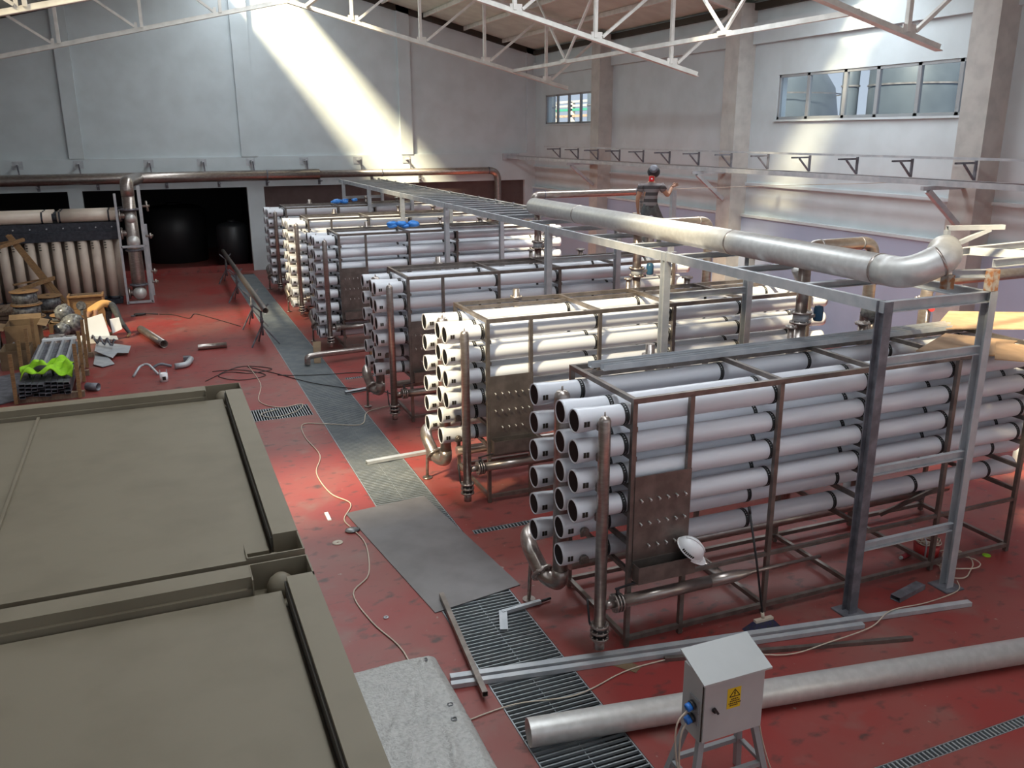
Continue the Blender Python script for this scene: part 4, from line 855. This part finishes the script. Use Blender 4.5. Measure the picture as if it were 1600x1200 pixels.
for z, r in ((.32, .20), (1.98, .19), (2.72, .15)): MB().ball((-.62, 30.30, z), r*1.05, 18, 11).build('elbow_cap', 'header', t)
MB().tube([(-.62, 30.45, 3.4), (-.62, 30.45, 3.80), (-.55, 31.2, 3.82), (-.3, 35.5, 3.72)], .20, 20, .3).build('outlet_pipe', 'steel', t)
for z in (.58, 1.70, 2.98): MB().flange((-.62, 30.45, z), (0, 0, 1), .28, .05, 22, 12).build('flange', 'darksteel', t)
for z in (2.80, 2.24, .32): MB().cyl((-1.0, 30.45, z), (-.62, 30.45, z), .10, seg=14).flange((-.93, 30.45, z), (1, 0, 0), .19, .05, 18, 10).build('inlet_branch', 'steel', t)
for x, h in ((-1.0, 3.5), (-.25, 2.02)):
    MB().bar((x, 30.15, 0.01), (x, 30.15, h), .07, .07, V((0, 1, 0))).build('frame_post', 'galv', t)
MB().bar((-.30, 30.6, 0.01), (-.30, 30.6, 3.7), .10, .10, V((0, 1, 0))).bar((-.22, 31.6, 0.01), (-.22, 31.6, 2.4), .09, .09, V((0, 1, 0))).build('frame_post', 'galv', t)
MB().bar((-1.0, 30.15, .06), (-.25, 30.15, .06), .07, .07).bar((-1.0, 30.15, 1.84), (-.25, 30.15, 1.84), .07, .07).build('frame_rail', 'galv', t)
for z in (3.05, 2.1, .95, .6): MB().flange((-.10, 30.7, z), (1, 0, .1), .17 if z > 2.5 else .09, .05, 18, 8).cyl((-.3, 30.7, z), (-.02, 30.7, z), .04, seg=12).build('side_valve', 'steel', t)

# ================================================================== MATERIAL PILE AT LEFT
def spool(x, y, z, r, h, lab, m='bag'):
    t = thing('cable_spool', lab, 'cable spool', (x, y, z), 'wooden cable spools')
    MB().cyl((x, y, z+.03), (x, y, z+h-.03), r*.86, seg=26).build('wrapped_coil', m, t)
    for a in (z, z+h-.03): MB().cyl((x, y, a), (x, y, a+.03), r, seg=28).build('spool_disc', 'wood' if a > z else 'woodgrey', t)
    MB().cyl((x, y, z+h), (x, y, z+h+.004), .05, seg=12).build('hub_hole', 'tankdark', t)
spool(-3.5, 27.2, 0, .44, .38, 'bottom wooden cable spool of the stack in front of the cream modules'); spool(-3.5, 27.2, .381, .40, .36, 'middle wooden cable spool of the stack'); spool(-3.52, 27.22, .742, .37, .36, 'top wooden cable spool of the stack, pale lid showing')
spool(-3.05, 28.15, 0, .38, .38, 'lower cable spool half hidden behind the stack'); spool(-3.05, 28.15, .381, .38, .40, 'upper cable spool half hidden behind the stack')
spool(-2.62, 26.7, .262, .30, .20, 'small cable spool on a carton right of the stack'); spool(-4.7, 28.2, .502, .46, .62, 'film wrapped cable spool on boards at the left edge')
def pbox(name, lab, cat, m, a, b, group=None, parts=None): return tag(MB().box(a, b).build(name, m, None, ((a[0]+b[0])/2, (a[1]+b[1])/2, min(a[2], b[2]))), lab, cat, group)
def carton(a, b, lab, flaps=True):
    (x0, y0, z0), (x1, y1, z1) = a, b; t = thing('cardboard_box', lab, 'box', ((x0+x1)/2, (y0+y1)/2, z0), 'cardboard boxes in the pile'); w_ = .012
    MB().box((x0, y0, z0), (x1, y0+w_, z1)).box((x0, y1-w_, z0), (x1, y1, z1)).box((x0, y0+w_, z0), (x0+w_, y1-w_, z1)).box((x1-w_, y0+w_, z0), (x1, y1-w_, z1)).box((x0+w_, y0+w_, z0), (x1-w_, y1-w_, z0+w_)).build('carton', 'card', t)
    if flaps:
        MB().add([(x0, y1, z1), (x1, y1, z1), (x1, y1+.2, z1+.1), (x0, y1+.2, z1+.1), (x0, y1, z1-.006), (x1, y1, z1-.006), (x1, y1+.2, z1+.094), (x0, y1+.2, z1+.094)], [(0, 1, 2, 3), (7, 6, 5, 4), (0, 4, 5, 1), (2, 6, 7, 3)]).build('flap', 'card', t)
        MB().add([(x1, y0, z1), (x1, y1, z1), (x1+.2, y1, z1-.05), (x1+.2, y0, z1-.05), (x1, y0, z1-.006), (x1, y1, z1-.006), (x1+.2, y1, z1-.056), (x1+.2, y0, z1-.056)], [(3, 2, 1, 0), (4, 5, 6, 7), (1, 5, 6, 2), (3, 7, 4, 0)]).build('flap', 'card', t)
    return t
carton((-2.95, 26.4, 0), (-2.3, 27.0, .26), 'closed looking carton under the small cable spool', False)
carton((-3.75, 24.6, 0), (-3.0, 25.5, .62), 'open cardboard box in front of the spool stack'); carton((-4.75, 24.4, 0), (-3.95, 25.3, .6), 'open cardboard box at the left edge beside the steel bundle'); carton((-3.6, 22.4, 0), (-3.0, 23.3, .45), 'low cardboard box beside the steel bundle', False)
t = thing('board_stack', 'stack of grey timber boards under the left spool', 'boards', (-4.6, 28.2, 0))
for k in range(4): MB().box((-5.4, 27.6, .002+k*.125), (-3.98, 28.9, .10+k*.125)).box((-5.3, 27.7, .10+k*.125), (-5.2, 28.8, .127+k*.125)).box((-4.2, 27.7, .10+k*.125), (-4.1, 28.8, .127+k*.125)).build('board_layer', 'woodgrey', t)
t = thing('leaning_framework', 'bright timber trestle leaning behind the cable spools', 'framework', (-2.65, 28.9, 0))  # leaning frame of timber rails and cross pieces
for dx in (0, .16): MB().bar((-2.6+dx, 28.95, .01), (-3.98+dx*.4, 29.3, 2.45), .10, .05, V((0, 1, 0))).build('timber_rail', 'wood', t)
for z, x in ((2.18, -3.78), (1.02, -3.12)):
    MB().bar((x+.22, 28.98+z*.14, z+.12), (x-.85, 28.55+z*.14, z-.16), .10, .10).bar((x+.2, 29.3+z*.14, z+.1), (x-.9, 29.0+z*.14, z-.02), .10, .04).build('cross_timber', 'wood', t)
t = thing('wooden_crate', 'upright wooden crate in the middle of the pile beside the bending worker', 'crate', (-2.0, 27.2, 0))
for k in range(5): MB().box((-2.45, 26.95, .02+k*.17), (-1.52, 26.98, .18+k*.17)).build('plank', 'wood', t)
for x in (-2.45, -1.57): MB().box((x, 26.90, 0.001), (x+.05, 27.5, .90)).build('corner_batten', 'wood', t)
MB().box((-2.40, 26.99, .02), (-1.57, 27.5, .05)).box((-2.40, 27.47, .05), (-1.57, 27.5, .88)).build('crate_back', 'woodgrey', t); MB().box((-2.45, 26.88, .86), (-1.52, 26.95, .91)).build('top_batten', 'wood', t)
MB().lathe((-2.12, 26.944, .62), (0, -1, 0), [(0, .13), (.004, .13)], 20).box((-2.16, 26.94, .35), (-2.08, 26.949, .52)).build('sticker', 'bag', t)
m = MB().ball((-2.5, 26.2, .58), .24, 12, 8).ball((-2.3, 25.9, .30), .30, 12, 8).ball((-2.55, 25.6, .22), .22, 10, 7)
for p in range(len(m.v)): m.v[p] += V((random.uniform(-.03, .03), random.uniform(-.03, .03), random.uniform(-.02, .02)))
tag(m.build('film_heap', 'bag', None, (-2.4, 26, 0)), 'heap of dark crumpled film in front of the wooden crate', 'plastic film')
m = MB()
for k in range(16): x, y = random.uniform(-3.0, -2.45), random.uniform(24.2, 24.9); m.box((x, y, .0), (x+random.uniform(.1, .3), y+random.uniform(.1, .3), random.uniform(.05, .30)))
tag(tag(m.build('scrap_heap', 'darksteel', None, (-2.5, 25, 0)), 'heap of dark scrap between the film and the steel bundle', 'scrap'), None, None, None, 'stuff')
# bundle of steel profiles in a timber cradle
t = thing('timber_cradle', 'timber cradle with upright slats holding the steel profile bundle', 'cradle', (-2.4, 21, 0))
for y in (19.4, 21.2, 23.0): MB().box((-2.98, y, 0.001), (-1.70, y+.12, .12)).build('bearer', 'woodgrey', t)
for x in (-2.95, -1.78):
    for y in (19.3, 20.6, 21.9, 23.1): MB().bar((x, y, .02), (x+.02, y+.05, 1.15 if x > -2 else 1.05), .07, .04, V((0, 1, 0))).build('slat', 'wood', t)
MB().box((-1.85, 19.5, .12), (-1.80, 23.1, .25)).box((-1.85, 19.5, .45), (-1.80, 23.1, .58)).build('side_board', 'woodgrey', t)
n = 0
for r in range(4):
    for k in range(8):
        x = -2.82+.118*k; z = .155+.068*r; n += 1
        o = MB().hollow((x, 19.25+.05*((k*3+r) % 4), z), (x, 23.2, z), .11, .064, .004)
        tag(o.build('steel_profile', 'darksteel', None, (x, 21, z-.03)), 'dark hollow steel profile bundled in the timber cradle', 'steel profile', 'steel profiles in the timber cradle')
for k, x in enumerate((-2.72, -2.5, -2.28, -2.08)):
    tag(MB().chan((x, 19.9, .43), (x-.02, 23.4, .43), .16, .05, .005, hint=V((1, 0, 0))).build('sheet_profile', 'galv', None, (x, 21, .4)), 'grey sheet profile on top of the bundle, %s from the left' % ORD[k].replace('nearest', 'first'), 'profile', 'profiles on top of the bundle')
m = MB(); nx, ny = 30, 22; vs_ = []; fs = []
for j in range(ny+1):
    for i in range(nx+1):
        u, v_ = i/nx, j/ny; x = -2.85+.95*u; y = 19.5+.75*v_
        z = .60+.055*math.sin(u*13+v_*5)+.05*math.sin(v_*11+u*4)+.03*math.sin(u*23-v_*17)+.05*math.sin(u*3.1)-.55*max(0, abs(u-.5)-.42)-.5*max(0, .2-v_)
        vs_.append((x+.04*math.sin(7*v_), y+.05*math.sin(9*u), z))
for j in range(ny):
    for i in range(nx): fs.append((j*(nx+1)+i, j*(nx+1)+i+1, (j+1)*(nx+1)+i+1, (j+1)*(nx+1)+i))
m.add(vs_, fs, True); ve = m.build('safety_vest', 'hivis', None, (-2.4, 19.9, .5)); ve.modifiers.new('thick', 'SOLIDIFY').thickness = .012
tag(ve, 'bright lime safety vest thrown over the steel bundle', 'vest')
MB().ball((-2.45, 19.75, .60), .13, 10, 6, (1.3, 1, .6)).build('dark_lining', 'cableblack', ve)
piece('pipe_offcut', 'short black pipe stub at the foot of the timber cradle', 'pipe', 'darksteel', MB().pipe((-1.68, 19.9, .09), (-1.45, 19.75, .09), .085, .01, 18), (-1.6, 19.9, 0))
for pts, lab in (([(-1.66, 24.1, .16), (-.85, 23.5, .10), (-.9, 22.8, .08), (-1.15, 22.85, .10), (-1.25, 22.5, .06), (-1.66, 23.0, .16)], 'large grey sheet metal offcut on top of the scrap sheets'),
                 ([(-1.66, 23.2, .05), (-1.4, 22.9, .05), (-1.2, 22.0, .03), (-1.45, 21.8, .03), (-1.66, 22.1, .04)], 'grey sheet metal offcut below the large one'),
                 ([(-1.9, 24.9, .20), (-1.2, 24.6, .16), (-1.15, 24.2, .14), (-1.8, 24.3, .2)], 'small grey sheet offcut behind the others')):
    tag(MB().poly(pts, .01).build('sheet_offcut', 'galv', None, pts[0]), lab, 'sheet metal', 'sheet metal offcuts')
t = thing('spring_coil', 'bent coil of grey metal strip lying on the sheet offcuts', 'coil', (-1.6, 24.0, .2)); MB().tube([(-1.75+.03*k, 23.95-.04*k+.09*math.cos(k*1.1), .27+.09*math.sin(k*1.1)) for k in range(20)], .025, 8).build('coil', 'darksteel', t)
for pts, lab in (([(-2.02, 24.62, .004), (-1.95, 24.75, .62), (-1.48, 24.78, .74), (-1.33, 24.62, .004)], 'large white foam board propped up and brightly sunlit'), ([(-1.30, 24.85, .18), (-1.33, 24.9, .55), (-1.10, 24.92, .58), (-1.05, 24.86, .28)], 'small white foam board right of the large one'), ([(-2.15, 24.3, .004), (-2.12, 24.4, .26), (-1.9, 24.4, .28), (-1.95, 24.3, .004)], 'small white foam piece left of the large one')):
    a = [V(p) for p in pts]; b = [p+V((.0, .05, 0)) for p in a]
    tag(MB().add(a+b, [(0, 1, 2, 3), (7, 6, 5, 4), (0, 4, 5, 1), (1, 5, 6, 2), (2, 6, 7, 3), (3, 7, 4, 0)]).build('foam_board', 'foam', None, (pts[0][0], pts[0][1], 0)), lab, 'foam board', 'white foam boards')
pbox('white_bar', 'white bar lying across the end of the steel bundle', 'bar', 'foam', (-2.75, 22.9, .512), (-2.0, 23.02, .56))
m = MB().poly([(-3.9, 21.6, .04), (-3.05, 22.0, .05), (-2.99, 19.6, .03), (-3.9, 19.0, .03)], .02); tag(m.build('grey_tarp', 'darksteel', None, (-3.4, 20.5, 0)), 'dark grey sheet on the floor left of the timber cradle', 'sheet')
m = MB().add([(-4.9, 23.2, .02), (-3.75, 23.3, .02), (-3.8, 24.2, .55), (-4.9, 24.2, .75), (-4.9, 23.2, .0), (-3.75, 23.3, .0), (-3.8, 24.25, .53), (-4.9, 24.25, .73)], [(0, 1, 2, 3), (7, 6, 5, 4), (0, 4, 5, 1), (1, 5, 6, 2), (2, 6, 7, 3), (3, 7, 4, 0)])
tag(m.build('folded_sheet', 'foil', None, (-4.3, 23.5, 0)), 'pale folded sheet leaning at the left edge by the cartons', 'sheet')
m = MB()
for k in range(10): x, y = random.uniform(-3.9, -3.3), random.uniform(23.5, 24.3); m.bar((x, y, .05+.02*k), (x+random.uniform(-.3, .3), y+random.uniform(-.3, .3), .06+.025*k), .03, .03)
tag(tag(m.build('steel_scrap', 'darksteel', None, (-3.6, 24, 0)), 'tangle of thin dark scrap in front of the open carton', 'scrap'), None, None, None, 'stuff')

# ================================================================== PEOPLE
def person(name, label, loc, R_, F_, J, E, regions, extra=None):
    """J: joint -> ((right, forward, up), radius); E: edges; one continuous skinned surface"""
    loc = V(loc); R_ = V(R_).normalized(); F_ = V(F_).normalized(); W = lambda p: R_*p[0]+F_*p[1]+V((0, 0, p[2]))
    names = list(J); me = bpy.data.meshes.new('body'); me.from_pydata([tuple(W(J[n][0])) for n in names], [(names.index(a), names.index(b)) for a, b in E], [])
    tmp = bpy.data.objects.new('tmp_body', me); COL.objects.link(tmp); sk = tmp.modifiers.new('skin', 'SKIN'); sk.use_smooth_shade = True
    for i, n in enumerate(names):
        r = J[n][1]; me.skin_vertices[0].data[i].radius = r if isinstance(r, tuple) else (r, r); me.skin_vertices[0].data[i].use_root = (i == 0)
    tmp.modifiers.new('sub', 'SUBSURF').levels = 2
    dg = bpy.context.evaluated_depsgraph_get(); nm = bpy.data.meshes.new_from_object(tmp.evaluated_get(dg)); bpy.data.objects.remove(tmp)
    mats = list(dict.fromkeys(regions.values())); nm.materials.clear()
    for m_ in mats: nm.materials.append(M[m_])
    segs = [(W(J[a][0]), W(J[b][0]), mats.index(regions[(a, b)])) for a, b in E]
    for p in nm.polygons:
        c = p.center; best = None
        for a, b, k in segs:
            ab = b-a; t = max(0, min(1, (c-a).dot(ab)/ab.length_squared)); d = (c-(a+ab*t)).length
            if best is None or d < best[0]: best = (d, k)
        p.material_index = best[1]; p.use_smooth = True
    root = thing(name, label, 'person', loc); nm.name = 'body'
    o = bpy.data.objects.new('body', nm); COL.objects.link(o); o.parent = root; OFF[o.name] = loc
    return root, o, lambda p: loc+W(p)
def hand(root, w, d, side, m='skin'):
    """palm with four bent fingers and a thumb; w wrist, d pointing direction, side = thumb side"""
    w, d, s = V(w), V(d).normalized(), V(side).normalized(); s = (s-d*s.dot(d)).normalized(); n = d.cross(s)
    h = MB(); h.tube([w-d*.02, w+d*.03, w+d*.075, w+d*.095], lambda t: .030-.006*t, 10)
    for k, (o_, L) in enumerate(((.028, .070), (.010, .080), (-.009, .075), (-.026, .058))):
        b = w+d*.075+s*o_; h.tube([b, b+d*L*.45+n*.006, b+d*L*.75+n*.026, b+d*L*.85+n*.045], lambda t: .0095-.003*t, 7)
    b = w+d*.025+s*.025; h.tube([b, b+s*.025+d*.025, b+s*.032+d*.055+n*.012], lambda t: .0115-.003*t, 7)
    return h.build('hand', m, root)
# welder on top of the third rack, back to the camera
J = {'pelvis': ((0, 0, .96), (.155, .105)), 'waist': ((0, .01, 1.10), (.145, .10)), 'chest': ((.01, .03, 1.32), (.175, .115)), 'collar': ((.01, .04, 1.46), (.10, .08)), 'neck': ((.015, .06, 1.53), .058), 'skull': ((.03, .09, 1.63), (.085, .095)), 'crown': ((.035, .10, 1.71), .065),
     'lsh': ((-.19, .03, 1.41), .068), 'lel': ((-.265, .0, 1.14), .048), 'lwr': ((-.255, .12, .90), .032), 'rsh': ((.21, .04, 1.41), .068), 'rel': ((.36, .10, 1.20), .050), 'rwr': ((.44, .25, 1.38), .033),
     'lhip': ((-.10, 0, .90), .105), 'lkn': ((-.11, .03, .50), .072), 'lan': ((-.12, -.01, .09), .05), 'lto': ((-.13, .15, .04), .042), 'rhip': ((.11, .02, .90), .105), 'rkn': ((.27, .22, .62), .074), 'ran': ((.20, .18, .20), .05), 'rto': ((.22, .34, .14), .042)}
E_ = [('pelvis', 'waist'), ('waist', 'chest'), ('chest', 'collar'), ('collar', 'neck'), ('neck', 'skull'), ('skull', 'crown'), ('chest', 'lsh'), ('lsh', 'lel'), ('lel', 'lwr'), ('chest', 'rsh'), ('rsh', 'rel'), ('rel', 'rwr'),
      ('pelvis', 'lhip'), ('lhip', 'lkn'), ('lkn', 'lan'), ('lan', 'lto'), ('pelvis', 'rhip'), ('rhip', 'rkn'), ('rkn', 'ran'), ('ran', 'rto')]
rg = {e: 'denim' for e in E_}
for e in E_[1:3]+[('chest', 'lsh'), ('chest', 'rsh'), ('pelvis', 'waist')]: rg[e] = 'stripe'
for e in [('collar', 'neck'), ('neck', 'skull'), ('skull', 'crown'), ('lsh', 'lel'), ('lel', 'lwr'), ('rsh', 'rel'), ('rel', 'rwr')]: rg[e] = 'skin'
for e in [('lan', 'lto'), ('ran', 'rto')]: rg[e] = 'shoe'
RT, FW = (.84, -.54, 0), (.54, .84, 0)
root, body, W = person('person', 'welder in striped shirt and dark mask standing high on a rack, back turned', (9.72, 16.02, 2.765), RT, FW, J, E_, rg)
for s, a, b in ((-1, 'lsh', 'lel'), (1, 'rsh', 'rel')):
    A, B = W(J[a][0]), W(J[b][0]); MB().tube([A+(A-B)*.1, A*.55+B*.45], lambda t: .078-.006*t, 14).build('sleeve', 'stripe', root)
hand(root, W(J['lwr'][0]), V(RT)*.1+V(FW)*.5+V((0, 0, -.8)), V(FW)); hand(root, W(J['rwr'][0]), V(RT)*.6+V(FW)*.6+V((0, 0, .3)), (0, 0, 1))
hc = W((.045, .12, 1.69)); m = MB().ball(hc, .135, 18, 11, (1, 1, .92)); m.build('welding_mask', 'blackrubber', root)
MB().lathe(hc-V(FW)*.02+V((0, 0, .03)), V(FW)*-1+V((0, 0, .5)), [(0, .10), (.09, .09), (.115, .05)], 16).build('head_cover', 'darksteel', root)
nb = W((.0, .0, 1.565)); MB().box(nb+V((-.05, -.05, -.06)), nb+V((.04, .0, .04))).build('neck_patch', 'ink_red', root); MB().ball(nb+V((-.01, -.05, -.01)), .018, 8, 6).build('patch_mark', 'foam', root)
MB().tube([W((-.36, .14, .83)), W((-.25, .2, .82)), W((-.14, .26, .80))], .015, 8).build('welding_torch', 'cable', root)
po = thing('steel_post', 'pale square steel post the welder holds, standing on the third rack', 'post', (10.2, 15.9, 2.76)); MB().hollow((10.30, 16.05, 2.765), (10.30, 16.05, 4.06), .10, .10, .006, V((0, 1, 0))).build('post_tube', 'galv', po); MB().box((10.2, 15.95, 2.762), (10.4, 16.15, 2.768)).build('base_plate', 'galv', po)
cable('taut_cord', 'thin pale cord stretched from the welder to the right wall', 'cable', [(10.22, 16.0, 4.10), (12.2, 15.7, 4.12), (14.0, 15.4, 4.13), (15.78, 15.0, 4.15)], .006)
# worker bending down by the crate
J2 = {'pelvis': ((0, 0, .90), (.15, .12)), 'waist': ((-.02, .20, .97), (.14, .11)), 'chest': ((-.03, .44, .86), (.165, .115)), 'collar': ((-.03, .56, .74), (.10, .08)), 'neck': ((-.03, .61, .66), .055), 'skull': ((-.02, .66, .55), (.082, .09)), 'crown': ((-.02, .67, .47), .06),
      'lsh': ((-.19, .47, .80), .066), 'lel': ((-.20, .52, .52), .047), 'lwr': ((-.15, .58, .30), .032), 'rsh': ((.15, .47, .80), .066), 'rel': ((.18, .54, .52), .047), 'rwr': ((.12, .62, .30), .032),
      'lhip': ((-.10, -.01, .84), .105), 'lkn': ((-.12, .06, .46), .074), 'lan': ((-.13, -.05, .09), .05), 'lto': ((-.13, .12, .04), .042), 'rhip': ((.10, -.02, .84), .105), 'rkn': ((.26, -.08, .46), .074), 'ran': ((.44, -.22, .09), .05), 'rto': ((.50, -.10, .04), .042)}
rg2 = dict(rg)
for k in list(rg2):
    if rg2[k] == 'stripe': rg2[k] = 'greyshirt'
RT2, FW2 = (.45, -.89, 0), (-.89, -.45, 0)
root, body, W = person('person', 'worker in grey trousers bending down behind the white foam boards', (-1.28, 25.35, 0), RT2, FW2, J2, E_, rg2)
hand(root, W(J2['lwr'][0]), (-.3, -.2, -.9), RT2); hand(root, W(J2['rwr'][0]), (-.3, -.2, -.9), (-.45, .89, 0))
MB().ball(W((-.02, .65, .53)), .103, 14, 9, (1, 1, 1.1)).build('hair', 'cableblack', root)
bpy.context.view_layer.update()
